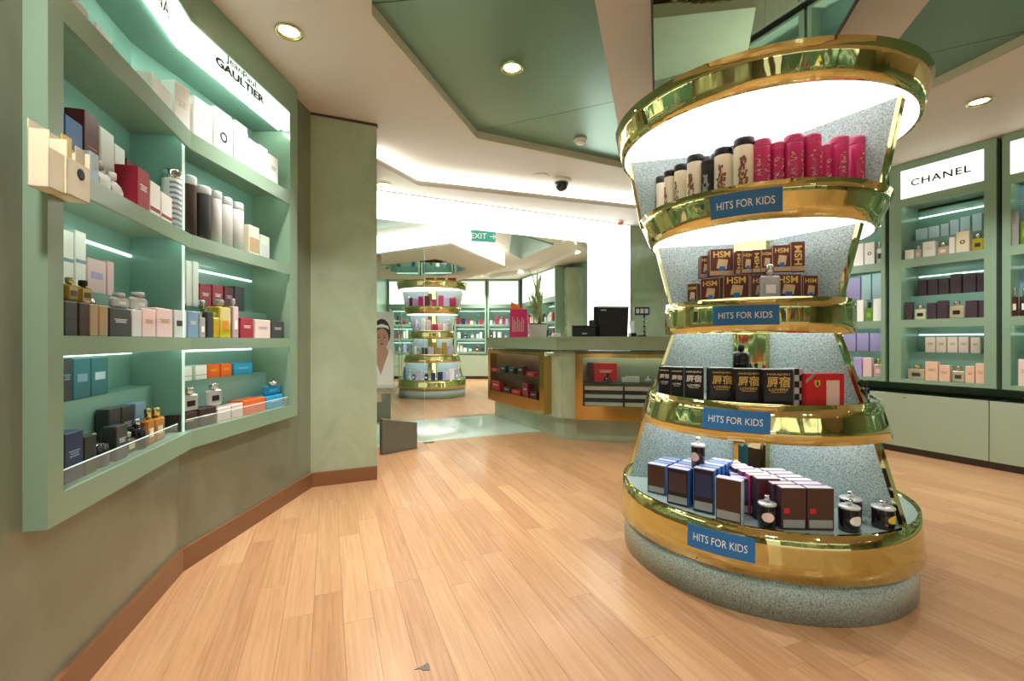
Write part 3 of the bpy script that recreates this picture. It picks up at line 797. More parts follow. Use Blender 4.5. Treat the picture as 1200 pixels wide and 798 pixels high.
LW = 'left wall shelving'
row(ln, zA[0], .035, [
    (76, 98, 505, 'box/lines:steelblue', 'navy'), (99, 114, 510, 'box', 'black'), (115, 136, 506, 'round/silver', 'black'),
    (137, 150, 498, 'box/lines:silver', 'charcoal'), (151, 165, 505, 'flask/silver/beige', 'brown'), (166, 176, 490, 'round/silver', 'black'),
    (176, 185, 478, 'flask/gold/white', 'amber'), (186, 198, 477, 'flask/gold/beige', 'amber'),
    (210, 232, 484, 'box/lines:tan', 'darkbrown'), (234, 254, 478, 'box/lines:tan', 'darkbrown'), (255, 271, 477, 'box/lines:palegrey', 'palepink'),
    (272, 285, 473, 'box/lines:palegrey', 'palepink'), (286, 311, 467, 'box/lines:amber', 'orange'), (312, 331, 463, 'box/lines:paleblue', 'skyblue')],
    'front row, lowest shelf of left shelving', 'products in the front row of the lowest left shelf')
row(ln, zA[0], .115, [(128, 142, 478, 'box/lines:silver', 'charcoal', .045), (143, 158, 475, 'box/lines:silver', 'charcoal', .045), (159, 171, 472, 'box/lines:silver', 'steelblue', .045)],
    'second row, lowest shelf of left shelving', 'boxes standing behind on the lowest left shelf')
row(ln, RZ[0], .17, [(72, 85, 420, 'box/lines:steelblue', 'charcoal'), (86, 106, 420, 'box/panel:steelblue', 'teal'), (107, 127, 419, 'box/panel:paleblue', 'teal'),
    (201, 209, 431, 'box', 'black'), (211, 225, 429, 'box/band:steelblue:.3:.34', 'white'), (229, 243, 428, 'box/band:steelblue:.3:.34', 'white'),
    (244, 258, 427, 'box/lines:yellow', 'orange'), (259, 272, 426, 'box/lines:yellow', 'orange'), (274, 296, 425, 'box/lines:paleblue', 'skyblue')],
    'riser of lowest shelf, left shelving', 'boxes on the riser of the lowest left shelf', dmax=.08)
# testers standing on the boxes of the lowest shelf
def on_top(px, ytop, zb, d, wpx, kind, c, label, group, li=1):
    _, O, u = ln[li]; v = V2(-u.y, u.x); Od = O + v*d
    t0, t1 = hit(px-wpx/2, Od, u), hit(px+wpx/2, Od, u); p = Od + u*(t0+t1)/2
    place(kind, (p.x, p.y, zb), math.atan2(u.y, u.x), t1-t0, .04, zat(ytop, p.y)-zb, c, label, group)
def topz(px, ytop, d, li=1):
    _, O, u = ln[li]; v = V2(-u.y, u.x); Od = O + v*d; return zat(ytop, (Od + u*hit(px, Od, u)).y)
on_top(221, 454, topz(221, 484, .035)+.0015, .06, 20, 'flask/silver/black', 'palegrey', 'clear perfume tester with black disc on the left dark brown carton', 'testers on the lowest left shelf')
on_top(250, 449, topz(244, 478, .035)+.0015, .06, 17, 'flask/silver/black', 'palegrey', 'clear perfume tester with black disc on the second dark brown carton', 'testers on the lowest left shelf')
on_top(318, 447, topz(321, 463, .035)+.0015, .07, 19, 'flask/silver/skyblue', 'skyblue', 'blue domed tester bottle on top of the bright blue carton', 'testers on the lowest left shelf')
# shelf 3 (middle low)
row(ln, zA[1], .03, [
    (75, 91, 354, 'box/band:black:.48:.5', 'charcoal'), (92, 104, 355, 'box/band:black:.48:.5', 'darkbrown'), (105, 115, 357, 'box/band:grey:.48:.5', 'tan'), (116, 127, 358, 'box/band:grey:.48:.5', 'tan'),
    (128, 154, 362, 'box/lines:silver', 'charcoal'), (155, 166, 363, 'box', 'palegrey'), (167, 183, 362, 'box/lines:tan', 'pink'), (184, 202, 362, 'box/lines:tan', 'pink'),
    (204, 219, 364, 'box/panel:charcoal', 'palegrey'), (220, 233, 365, 'box/lines:palegreen', 'steelblue'), (235, 242, 366, 'tall/silver/white', 'palegrey'), (243, 250, 366, 'box', 'charcoal'),
    (251, 258, 366, 'tall/gold/amber', 'yellow'), (259, 273, 351, 'tall/glass/amber', 'yellow'), (274, 281, 350, 'tall/glass/white', 'pink'),
    (282, 297, 373, 'box/lines:palepink', 'crimson'), (299, 317, 375, 'box/lines:lilac', 'palepink'), (318, 333, 376, 'box/lines:silver', 'charcoal')],
    'front row, second-lowest shelf of left shelving', 'products in the front row of the second-lowest left shelf')
row(ln, zA[1], .10, [(106, 131, 350, 'flask/silver/black', 'steelblue'), (201, 212, 352, 'box/lines:silver', 'blue', .05), (213, 227, 352, 'flask/silver/white', 'blue'), (236, 250, 352, 'flask/silver/white', 'green')],
    'middle row, second-lowest shelf of left shelving', 'bottles in the middle row of the second-lowest left shelf')
on_top(81, 325, topz(90, 354, .03, 0)+.003, .05, 13, 'flask/gold/brown', 'gold', 'gold-capped flat bottle on the charcoal carton nearest the shelving post', 'testers on the second-lowest left shelf', 0)
on_top(97, 328, topz(90, 354, .03, 0)+.003, .05, 14, 'flask/black/brown', 'gold', 'black-capped gold bottle on the dark brown carton near the shelving post', 'testers on the second-lowest left shelf', 0)
on_top(139, 343, topz(142, 362, .03, 0)+.004, .05, 17, 'flask/glass/silver', 'palegrey', 'clear square bottle on top of the wide charcoal carton', 'testers on the second-lowest left shelf', 0)
on_top(161, 343, topz(142, 362, .03, 0)+.004, .05, 17, 'flask/glass/silver', 'palegrey', 'clear square bottle on the pale carton beside the charcoal one', 'testers on the second-lowest left shelf', 0)
row(ln, RZ[1], .17, [(72, 87, 270, 'box/band:steelblue:.46:.52', 'white'), (88, 101, 272, 'box/band:steelblue:.46:.52', 'white'), (102, 125, 304, 'box/panel:lilac', 'pink'), (126, 134, 306, 'box', 'pink'),
    (203, 210, 308, 'tall/black/yellow', 'palegreen'), (211, 217, 309, 'tall/black/yellow', 'palegreen'), (218, 225, 306, 'box', 'white'), (226, 233, 307, 'box', 'white'),
    (234, 248, 333, 'box/lines:white', 'crimson'), (249, 262, 334, 'box/lines:white', 'crimson'), (263, 274, 336, 'box/lines:lilac', 'maroon'), (275, 287, 336, 'box', 'charcoal')],
    'riser of second-lowest shelf, left shelving', 'products on the riser of the second-lowest left shelf', dmax=.08)
# shelf 2
row(ln, zA[2], .03, [
    (106, 116, 180, 'box/lines:paleblue', 'paleblue'), (117, 137, 190, 'flask/glass/white', 'palegrey'), (138, 150, 203, 'dome/white', 'white'), (161, 175, 199, 'box/lines:white', 'crimson', .075),
    (176, 188, 214, 'box/band:crimson:.2:.3', 'white'), (189, 202, 228, 'box/band:crimson:.2:.3', 'white'),
    (203, 219, 200, 'can/silver/stripe:steelblue', 'white'), (221, 236, 207, 'can/frost', 'darkbrown'), (238, 252, 219, 'can/frost', 'charcoal'),
    (253, 264, 225, 'can/frost', 'palegrey'), (265, 277, 232, 'can/frost', 'palegrey'), (278, 290, 238, 'can/frost', 'palegrey'),
    (292, 304, 265, 'box/band:tan:.1:.6', 'cream'), (306, 316, 277, 'box/band:silver:.1:.6', 'palegreen')],
    'front row, third shelf up, left shelving', 'products in the front row of the third left shelf')
row(ln, zA[2], .13, [(76, 97, 140, 'box/band:white:.5:.56', 'blue'), (99, 117, 134, 'box/lines:amber', 'darkred'), (118, 134, 153, 'box/band:crimson:.3:.36', 'white'), (135, 147, 172, 'box/band:crimson:.3:.36', 'white'), (148, 160, 190, 'box', 'darkred')],
    'back row, third shelf up, left shelving', 'cartons in the back row of the third left shelf')
# top shelf
row(ln, zA[3], .025, [
    (84, 105, 3, 'box', 'palegrey', .09), (118, 134, 60, 'box', 'maroon', .1), (135, 149, 76, 'box', 'darkbrown', .1),
    (178, 201, 98, 'box', 'white'), (204, 223, 99, 'box/lines:palegrey', 'white'), (226, 249, 128, 'box/lines:palegrey', 'white'), (251, 273, 141, 'box/emblem:charcoal', 'white'),
    (275, 291, 151, 'box', 'white'), (292, 303, 166, 'box', 'white'), (304, 314, 172, 'box/lines:grey', 'white'), (315, 326, 183, 'box/lines:grey', 'white')],
    'front row, top shelf of left shelving', 'pale cartons on the top left shelf')
row(ln, zA[3], .11, [(112, 132, 36, 'box', 'palegrey'), (205, 223, 104, 'box', 'white'), (228, 248, 118, 'box', 'white'), (252, 272, 131, 'box', 'white'), (276, 290, 145, 'box', 'white')],
    'back row, top shelf of left shelving', 'white cartons behind on the top left shelf')
# cream holders hung on the shelving's near post
bp = UF[0] + uA*hit(66, UF[0], uA) + nA*.001
for i, (x0, x1, y0, y1, dd) in enumerate(((57, 79, 148, 224, .045), (78, 106, 163, 233, .05))):
    O_ = UF[0] + nA*(.004 + dd); t0, t1 = hit(x0, O_, uA), hit(x1, O_, uA); c = O_ + uA*(t0+t1)/2
    zt, z0 = zat(y0, c.y), zat(y1, c.y); wd = t1-t0-.003
    o = thing('card_holder', ['cream paper holder hanging on the shelving post, the one without a badge', 'cream paper holder with round black badge and yellow cards on the shelf edge'][i], 'card holder',
              (c.x - nA.x*dd/2, c.y - nA.y*dd/2, z0), math.atan2(uA.y, uA.x))
    H = zt - z0; tk = .0025
    hm = MB().box(-wd/2, wd/2, -dd/2, -dd/2+tk, 0, H*.60).box(-wd/2, wd/2, dd/2-tk, dd/2, 0, H).box(-wd/2, -wd/2+tk, -dd/2, dd/2, 0, H*.86).box(wd/2-tk, wd/2, -dd/2, dd/2, 0, H*.86).box(-wd/2, wd/2, -dd/2, dd/2, 0, tk)
    link('paper_sleeve', hm.mesh('paper_sleeve', pm('cream')), o)
    if i:
        link('badge', MB().lathe([(.016, 0), (.016, .0015), (.01, .002)], 24).mesh('badge', M['ink'], Matrix.Translation((wd*.08, -dd/2, H*.42)) @ Matrix.Rotation(R(90), 4, 'X')), o)
        link('yellow_card', MB().box(-wd*.42, -wd*.02, -dd*.2, -dd*.2+.002, .02, H*.98).mesh('yellow_card', pm('yellow')), o)
        link('yellow_card', MB().box(wd*.05, wd*.42, -dd*.3, -dd*.3+.002, .02, H*.90).mesh('yellow_card', pm('beige')), o)

# ================================================================ THE TIERED BRASS DISPLAYS
RINGS = [(2.095, .668, 2.238, .705), (1.612, .515, 1.756, .573), (1.133, .437, 1.291, .437), (.675, .570, .833, .524), (.17, .678, .355, .662)]
TRAY = [1.738, 1.274, .82, .343]
FINP = [((1.725, .555), (2.10, .625)), ((1.262, .395), (1.615, .480)), ((.805, .500), (1.137, .390)), ((.325, .635), (.68, .538))]
DC = V2(1.268, 2.395)
def tiered(name, label, C, finang, rot=0, hero=True):
    t = thing(name, label, 'display stand', (C.x, C.y, 0), rot)
    link('plinth', MB().lathe([(.655, 0), (.655, .20)], 96, smooth=True).mesh('plinth', M['granite']), t)
    for i, (z0, r0, z1, r1) in enumerate(RINGS):
        link('brass_band', cached(('ring', i), lambda: MB().ringwall(r0, z0, r1, z1, .014, 128).mesh('brass_band', M['gold'])), t)
    for i, z in enumerate(TRAY):
        z0, r0, z1, r1 = RINGS[i+1]
        rr = r0 + (r1-r0)*(z-z0)/(z1-z0) - .0145
        link('tray', cached(('tray', i), lambda: MB().lathe([(rr, -.012), (rr, 0)], 96, smooth=False).mesh('tray', M['granite'] if i > 1 else pm('palegrey'))), t, (0, 0, z))
    for z, r in ((2.106, .655), (1.622, .502)):
        link('light_disc', cached(('disc', z), lambda: MB().lathe([(r, -.012), (r, 0)], 96, smooth=False).mesh('light_disc', M['diff'])), t, (0, 0, z))
    link('top_disc', cached('topd', lambda: MB().lathe([(.664, -.01), (.664, 0)], 96, smooth=False).mesh('top_disc', M['granite'])), t, (0, 0, 2.135))
    for z in (1.15, .69):
        link('light_disc', cached(('und', z), lambda: MB().lathe([(.42 if z > 1 else .545, -.01), (.42 if z > 1 else .545, 0)], 96, smooth=False).mesh('light_disc', M['diff'])), t, (0, 0, z))
    for a in (80, 200, 320):
        link('disc_seam', cached('seam', lambda: MB().box(.1, .655, -.0015, .0015, 2.0925, 2.0945).mesh('disc_seam', pm('grey'))), t, rotz=R(a))
    link('core_column', cached('core', lambda: MB().lathe([(.105, .2), (.105, 2.1)], 8, smooth=False).mesh('core_column', M['gold'])), t, rotz=R(22.5-62))
    for (za, ra), (zb_, rb) in FINP:
        for a in finang:
            link('fin_panel', cached(('fin', za), lambda: MB().hexa([(.09,-.012,za),(ra,-.012,za),(ra,.012,za),(.09,.012,za),(.09,-.012,zb_),(rb,-.012,zb_),(rb,.012,zb_),(.09,.012,zb_)]).mesh('fin_panel', M['granite'])), t, rotz=a)
            link('fin_trim', cached(('trim', za), lambda: MB().hexa([(ra-.002,-.017,za),(ra+.014,-.017,za),(ra+.014,.017,za),(ra-.002,.017,za),(rb-.002,-.017,zb_),(rb+.014,-.017,zb_),(rb+.014,.017,zb_),(rb-.002,.017,zb_)]).mesh('fin_trim', M['gold'])), t, rotz=a)
    return t
disp = tiered('display_stand', 'tall round tiered brass and granite display stand with four blue signs', DC, (R(165), R(-59.5), R(50)))
def ring_ang(px, r, C=DC, far=False):
    k = (px-CX)/F      # line X = kY ; |P-C| = r, nearest
    a = k*k+1; b = -2*(k*C.x + C.y); c = C.x**2 + C.y**2 - r*r
    dsc = b*b-4*a*c
    if dsc < 0: dsc = 0
    Y = (-b - math.sqrt(dsc))/(2*a) if not far else (-b + math.sqrt(dsc))/(2*a)
    return math.atan2(Y-C.y, k*Y-C.x), Y
# blue signs bent round the bands
def bent_sign(i, px, wd, hh, zc, tilt=0):
    z0, r0, z1, r1 = RINGS[i]
    def rad(z): return r0 + (r1-r0)*(z-z0)/(z1-z0)
    a0, _ = ring_ang(px, rad(zc))
    def wrap(x, z, off):
        r = rad(zc+z) + off; a = a0 + x/r
        return (r*math.cos(a), r*math.sin(a), zc+z)
    b = MB(); N = 16
    for k in range(N+1):
        x = -wd/2 + wd*k/N
        for z in (-hh/2, hh/2):
            for off in (.001, .0045): b.v.append(wrap(x, z, off))
    for k in range(N):
        o = 4*k
        b.face([o+1, o+5, o+7, o+3], 0, False); b.face([o, o+2, o+6, o+4]); b.face([o+2, o+3, o+7, o+6]); b.face([o, o+4, o+5, o+1])
    b.face([0, 1, 3, 2]); o = 4*N; b.face([o, o+2, o+3, o+1])
    s = tag(link('shelf_sign', b.mesh('shelf_sign', M['blue']), loc=(DC.x, DC.y, 0)),
            'blue HITS FOR KIDS sign on the ' + ['', 'second brass band from the top', 'narrow middle brass band', 'second brass band from the bottom', 'lowest brass band'][i] + ' of the display', 'sign', 'blue HITS FOR KIDS signs')
    me = text_mesh('HITS FOR KIDS', hh*.50, M['white'], sx=1.0).copy()
    xs = [v.co.x for v in me.vertices]; sc_ = wd*.80/(max(xs)-min(xs))
    for v in me.vertices: v.co = wrap(v.co.x*sc_, v.co.z*.92, .0052)
    link('lettering', me, s)
bent_sign(1, 873, .278, .092, 1.683)
bent_sign(2, 872.5, .272, .088, 1.213)
bent_sign(3, 861, .268, .088, .757)
bent_sign(4, 843, .262, .094, .268)

# ---- tier 1: spray cans
def ritem(px, wpx, ytop, z, r, kind, c, label, group, rot=None, d=.04, zt=None, h=None):
    a, Y = ring_ang(px, r)
    x, y = DC.x + r*math.cos(a), DC.y + r*math.sin(a)
    wd = wpx/F*Y
    hh = h or (zat(ytop, Y) - z)
    rz = a + R(90) if rot is None else rot
    return place(kind, (x, y, z+.0005), rz, wd, d, hh, c, label, group)
PZ = TRAY[0]
pc_ = [(767.5, 10, 214), (775, 12, 208), (785.5, 14, 201), (798, 15, 194), (815, 19, 184)]
lab5 = ['cream pirate-print can with black lid, outermost by the left fin', 'cream pirate-print can with black lid, second from the left fin', 'cream pirate-print can with black lid, third from the left fin',
        'cream pirate-print can with black lid, fourth from the left fin', 'cream pirate-print can with black lid, just left of the all-black can',
        'cream pirate-print can with black lid, just right of the all-black can', 'cream pirate-print can with black lid, beside the first pink can']
for i, (px, w_, yt) in enumerate(pc_ + [(848, 21, 175.5), (872, 22, 164)]):
    ritem(px, w_, yt, PZ, .46 if i % 2 else .475, 'can/black/figure:sepia', 'cream', lab5[i], 'cream printed cans on the top tier')
ritem(830.5, 16, 189, PZ, .465, 'can/black/figure:grey', 'black', 'all-black can standing among the cream cans on the top tier', None)
pk = [(893, 20, 166), (911, 14, 169), (930, 21, 160), (951.5, 19, 160), (968, 14, 171), (983, 20, 163), (1003, 18, 162)]
lp = ['pink can with gold script, next to the last cream can', 'slim pink can with gold script, second of the pink cans', 'tall pink can with gold script, third of the pink cans',
      'tall pink can with gold script, fourth of the pink cans', 'slim pink can with gold script, fifth of the pink cans', 'pink can with gold script, second from the right fin', 'pink can nearest the right granite fin on the top tier']
for i, (px, w_, yt) in enumerate(pk):
    ritem(px, w_, yt, PZ, .475 if i not in (4,) else .45, 'can/pink/script:beige', 'magenta', lp[i], 'pink script cans on the top tier')
for i, (px, yt) in enumerate(((808, 190), (824, 183), (842, 178), (861, 170))):
    ritem(px, 17, yt+3, PZ, .36, 'can/black/figure:sepia', 'cream', 'cream can with black lid standing in the second row, %s' % ['first from the left', 'second from the left', 'third from the left', 'last before the pink cans'][i], 'cream cans in the second row of the top tier')
# ---- tier 2: brown boxes with gold lettering
HZ = TRAY[1]
def hsm(px, wpx, ytop, z, r, label, rot=None, vert=False, d=.06, h=None, band=True):
    o = ritem(px, wpx, ytop, z, r, 'box' + ('/band:tan:.04:.2' if band else ''), 'maroon', label, 'brown gold-lettered boxes on the second tier', rot, d, h=h)
    bb_ = o.data.vertices; xs = [v.co.x for v in bb_]; zs = [v.co.z for v in bb_]; ys = [v.co.y for v in bb_]
    w_, h_ = max(xs)-min(xs), max(zs)
    tm = text_mesh('HSM', .05, M['goldink'], bold=.001)
    tw = max(v.co.x for v in tm.vertices)*2
    if not vert:
        yy = min(ys)
        link('printed_border', cached(('pb', w_, h_, yy), lambda: MB().box(-w_/2+.001, -w_/2+.004, yy-.0007, yy, .003, h_-.003).box(w_/2-.004, w_/2-.001, yy-.0007, yy, .003, h_-.003).mesh('printed_border', pm('tan'))), o, kind='stuff')
        link('printed_photo', cached(('pp', w_, h_, yy), lambda: MB().hexa([(-w_*.22, yy-.001, h_*.3), (w_*.20, yy-.001, h_*.26), (w_*.20, yy, h_*.26), (-w_*.22, yy, h_*.3), (-w_*.14, yy-.001, h_*.64), (w_*.26, yy-.001, h_*.60), (w_*.26, yy, h_*.60), (-w_*.14, yy, h_*.64)]).mesh('printed_photo', pm('goldtan'))), o)
        link('printed_photo', cached(('pq', w_, h_, yy), lambda: MB().box(-w_*.1, w_*.14, yy-.0012, yy, h_*.2, h_*.36).mesh('printed_photo', pm('blue'))), o)
    l = link('lettering', tm, o, (0, min(ys)-.0014, h_*(.55 if vert else .80)))
    if vert:
        l.rotation_euler = (0, R(-90), 0); s = h_*.62/tw; s2 = w_*.55/.036; l.scale = (s, 1, min(s2, 1.2))
    else:
        s = w_*.7/tw; l.scale = (s, 1, s)
    return o
hb_ = ['brown boxed set with gold lettering in the lower row, %s' % s for s in ('by the left granite fin', 'second from left', 'third from left, squarely facing', 'behind the clear bottle', 'beside the clear bottle', 'nearest the right fin')]
rr_ = [.33, .33, .335, .31, .325, .32]
for i, (px, w_, yt) in enumerate(((814, 13, 333), (834, 22, 327), (863, 28, 323), (889, 20, 324), (920, 30, 322), (945, 18, 324))):
    hsm(px, w_, yt, HZ, rr_[i], hb_[i], R(-22) + (px-880)*.006, d=.06)
zz2 = zat(325.5, DC.y-.33) + .001
ritem(902, 22, 310, HZ, .36, 'flask/silver/white', 'palegrey', 'clear square perfume bottle in front of the brown boxes on the second tier', None, R(-10), .05)
for i, (px, w_, yt, v) in enumerate(((826, 13, 301, 0), (844, 26, 293, 0), (864, 7, 295, 1), (874, 13, 295, 0), (884.5, 9, 294, 1), (896, 13, 294, 0), (913, 20, 289, 0), (932, 14, 285, 1))):
    hsm(px, w_, yt, HZ+.135, .30, 'brown boxed set with gold lettering in the upper row, ' + ORD[i], R(-14), bool(v), d=.07)
    o = None
# stacked support: a clear riser carries the upper row
rs = thing('acrylic_riser', 'clear acrylic riser under the upper row of brown boxes', 'riser', (DC.x, DC.y, 0))
def arc(r0, r1, a0, a1, n=10):
    A = [a0 + (a1-a0)*i/n for i in range(n+1)]
    return [V2(r0*math.cos(a), r0*math.sin(a)) for a in A] + [V2(r1*math.cos(a), r1*math.sin(a)) for a in A[::-1]]
ra0, ra1 = ring_ang(818, .3)[0], ring_ang(945, .3)[0]
link('riser_plate', MB().prism(arc(.262, .345, ra0, ra1), HZ+.127, HZ+.133).mesh('riser_plate', M['acrylic']), rs)
for a in (ra0+.05, ra1-.05):
    link('leg', MB().box(.265, .272, -.01, .01, HZ, HZ+.127).mesh('leg', M['acrylic']), rs, (0, 0, 0), a)
# ---- tier 3
TZ = TRAY[2]
def harajuku(px, wpx, ytop, r, label, m, rot):
    o = ritem(px, wpx, ytop, TZ, r, 'box/top:palegreen|side:black', 'black', label, 'black boxes with large characters on the third tier', rot, .075)
    w_ = max(v.co.x for v in o.data.vertices)*2; h_ = max(v.co.z for v in o.data.vertices); y_ = min(v.co.y for v in o.data.vertices)-.001
    for body, f, zf in (('HARAJUKU', .78, .86), ('\u539f\u5bbf', .80, .66), ('LOVERS', .66, .45), ('FRAGRANCE', .5, .38)):
        tm = text_mesh(body, .05, M[m], bold=.0012); tw = max(v.co.x for v in tm.vertices)*2; th = max(v.co.z for v in tm.vertices)*2
        l = link('lettering', tm, o, (0, y_, h_*zf)); s = w_*f/tw; l.scale = (s, 1, s if len(body) == 2 else min(s, h_*(.07 if zf != .38 else .035)/th))
for i, (px, w_, yt, r, m, rot) in enumerate(((781, 13, 429, .455, 'white', -34), (795, 14, 430, .452, 'white', -30), (813.5, 21, 430.5, .45, 'white', -24),
        (844, 27, 431, .44, 'goldink', -12), (873.5, 28, 432, .44, 'goldink', -8), (907, 32, 432, .44, 'goldink', -4))):
    harajuku(px, w_, yt, r, ['black box with white characters, outermost by the left fin', 'black box with white characters, middle of three', 'black box with white characters, nearest the gold-lettered ones',
             'black box with gold characters, left one of three', 'black box with gold characters, middle one of three', 'black box with gold characters, beside the red gift box'][i], m, R(rot))
ritem(868.5, 18, 403, TZ+.145+.0, .34, 'round/black', 'black', 'black-capped perfume tester standing on the black boxes of the third tier', None, d=.05, h=.115)
# checkered and red gift boxes
ck = ritem(930, 11, 432, TZ, .43, 'box', 'silver', 'narrow black and white checkered box between the black and red boxes', None, R(2), .07)
w_ = max(v.co.x for v in ck.data.vertices); h_ = max(v.co.z for v in ck.data.vertices); y_ = min(v.co.y for v in ck.data.vertices)
cb_ = MB()
for i in range(2):
    for j in range(6):
        if (i+j) % 2: cb_.box(-w_+i*w_, -w_+(i+1)*w_, y_-.0008, y_, j*h_/6, (j+1)*h_/6)
link('checker_print', cb_.mesh('checker_print', M['black']), ck)
rb = ritem(961, 47, 437.5, TZ, .455, 'box/panel:red', 'red', 'red gift box with yellow shield emblem and pale window', None, R(4), .06)
w_ = max(v.co.x for v in rb.data.vertices); h_ = max(v.co.z for v in rb.data.vertices); y_ = min(v.co.y for v in rb.data.vertices)
link('window', MB().box(w_*.05, w_*.72, y_-.0012, y_, h_*.06, h_*.80).mesh('window', pm('palepink')), rb)
sh = [(-.012, .014), (.012, .014), (.012, -.002), (.007, -.011), (0, -.016), (-.007, -.011), (-.012, -.002)]
link('shield_emblem', MB().prism(sh, 0, .002).mesh('shield_emblem', pm('yellow'), Matrix.Translation((-w_*.42, y_, h_*.70)) @ Matrix.Rotation(R(90), 4, 'X')), rb)
hs = [(-.004, -.010), (-.001, -.009), (.001, -.004), (.004, -.009), (.006, -.008), (.003, -.001), (.005, .003), (.003, .008), (.0, .010), (-.003, .007), (-.001, .004), (-.003, .001), (-.006, .003), (-.005, -.001), (-.002, -.003)]
link('horse_mark', MB().prism(hs, 0, .001).mesh('horse_mark', M['black'], Matrix.Translation((-w_*.42, y_-.002, h_*.70)) @ Matrix.Rotation(R(90), 4, 'X')), rb)
link('corner_ribbon', MB().prism([(-w_, h_*.72), (-w_*.45, h_), (-w_*.62, h_), (-w_, h_*.82)], 0, .0012).mesh('corner_ribbon', pm('grey'), Matrix.Translation((0, y_, 0)) @ Matrix.Rotation(R(90), 4, 'X')), rb)
ritem(1014, 11, 446, TZ, .49, 'flask/black/palegrey', 'charcoal', 'small dark perfume bottle outside the right granite fin on the third tier', None, d=.04)
# ---- tier 4 (the lowest)
BZ = TRAY[3]
def bbx(x, y, rz, w_, h_, label, side_='blue', c='black', d=.05, top='palelilac', art=None, group='black boxes with coloured sides on the lowest tier'):
    o = mk_box((x, y, BZ+.0005), rz, w_, d, h_, c, label, group, 'top:%s|side:%s' % (top, side_))
    wq = max(v.co.x for v in o.data.vertices); hq = max(v.co.z for v in o.data.vertices); yq = min(v.co.y for v in o.data.vertices)
    # pale strip with small print at the foot of the front
    if c == 'brown' and label.startswith('brown box facing'): link('red_seal', cached(('seal', wq, hq), lambda: MB().box(-wq*.8, -wq*.35, yq-.0009, yq, hq*.40, hq*.52).mesh('red_seal', pm('red'))), o)
    if art: link('art_panel', cached(('art', wq, hq, yq, art), lambda: MB().box(-wq*.78, wq*.78, yq-.0008, yq, hq*.36, hq*.88).mesh('art_panel', pm(art))), o)
    link('small_print', cached(('sp', wq, hq, yq), lambda: MB().box(-wq*.86, wq*.86, yq-.0009, yq, hq*.06, hq*.25).mesh('small_print', pm('grey'))), o)
    return o
def pol(px, r):
    a, Y = ring_ang(px, r); return DC.x + r*math.cos(a), DC.y + r*math.sin(a), a
# left group, rows running inward
rowsL = [(771, .56, 23, 544, 'brown', None, 'brown box at the far left of the lowest tier'), (796, .575, 27, 548, 'black', 'plum', 'black box with purple art and bright blue side, second from the left fin'),
         (826, .565, 24, 549, 'black', 'navy', 'black box with bright blue side, third from the left fin'), (855, .60, 31, 560, 'brown', None, 'brown box with pale blue side, standing forward alone')]
posL = []
for i, (px, r, w_, yt, c, art, lab) in enumerate(rowsL):
    x, y, a = pol(px, r); Y = y
    wd = w_/F*Y*.95; h_ = zat(yt, Y) - BZ
    rz = R(-40)
    u_ = V2(math.cos(rz), math.sin(rz)); v_ = V2(-u_.y, u_.x)
    bbx(x, y, rz, wd, h_, lab, 'paleblue' if i == 3 else 'blue' , c, .045, 'palelilac', art)
    if i < 3:
        for k in range(1, 5 if i else 4):
            p = V2(x, y) + v_*(.050*k) + u_*(.004*k)
            bbx(p.x, p.y, rz, wd, h_, ('black box with blue sides and pale top, %s row back behind the %s front box' % (['', 'second', 'third', 'fourth', 'fifth'][k], ['leftmost', 'second', 'third'][i])), 'blue', 'black', .045, 'steelblue' if (k+i) % 2 else 'palelilac', 'navy')
x, y, a = pol(868, .47)
for k in range(4):
    p = V2(x, y) + V2(.02, .052)*k
    bbx(p.x, p.y, R(-18), .085, .155, 'black box with blue sides behind the forward brown box, %s row' % ['first', 'second', 'third', 'fourth'][k], 'blue', 'black', .045, 'palelilac', 'navy')
# right group
rowsR = [(898, .50, 27, 561, 'plum', 'darkred', 'black box with red panel behind the small black bottle'), (931, .575, 29, 572, 'brown', None, 'brown box facing front, left of the pair by the bottles'), (962.5, .575, 31, 573, 'brown', None, 'brown box facing front, right of the pair by the bottles')]
base_r = pol(931, .575)
for i, (px, r, w_, yt, c, art, lab) in enumerate(rowsR):
    x, y, a = pol(px, r)
    if i: y = base_r[1] - .004*(i-1); k_ = (px-CX)/F; x = k_*(y-.0225)
    Y = y - .022; wd = w_/F*Y*.98; h_ = zat(yt, Y) - BZ; rz = R(-3)
    u_ = V2(math.cos(rz), math.sin(rz)); v_ = V2(-u_.y, u_.x)
    bbx(x, y, rz, wd, h_, lab, 'plum', c, .045, 'palegrey', art)
    for k in range(1, 6):
        p = V2(x, y) + v_*(.049*k) - u_*(.010*k)
        bbx(p.x, p.y, rz, wd, h_, 'black box with pale top, %s row behind the %s box of right block' % (['', 'second', 'third', 'fourth', 'fifth', 'sixth'][k], ['red-panelled', 'left brown', 'right brown'][i]), 'magenta' if k == 1 and i == 0 else 'plum', 'plum', .045, ['palelilac', 'palegrey', 'pink'][(k+i) % 3], 'darkred')
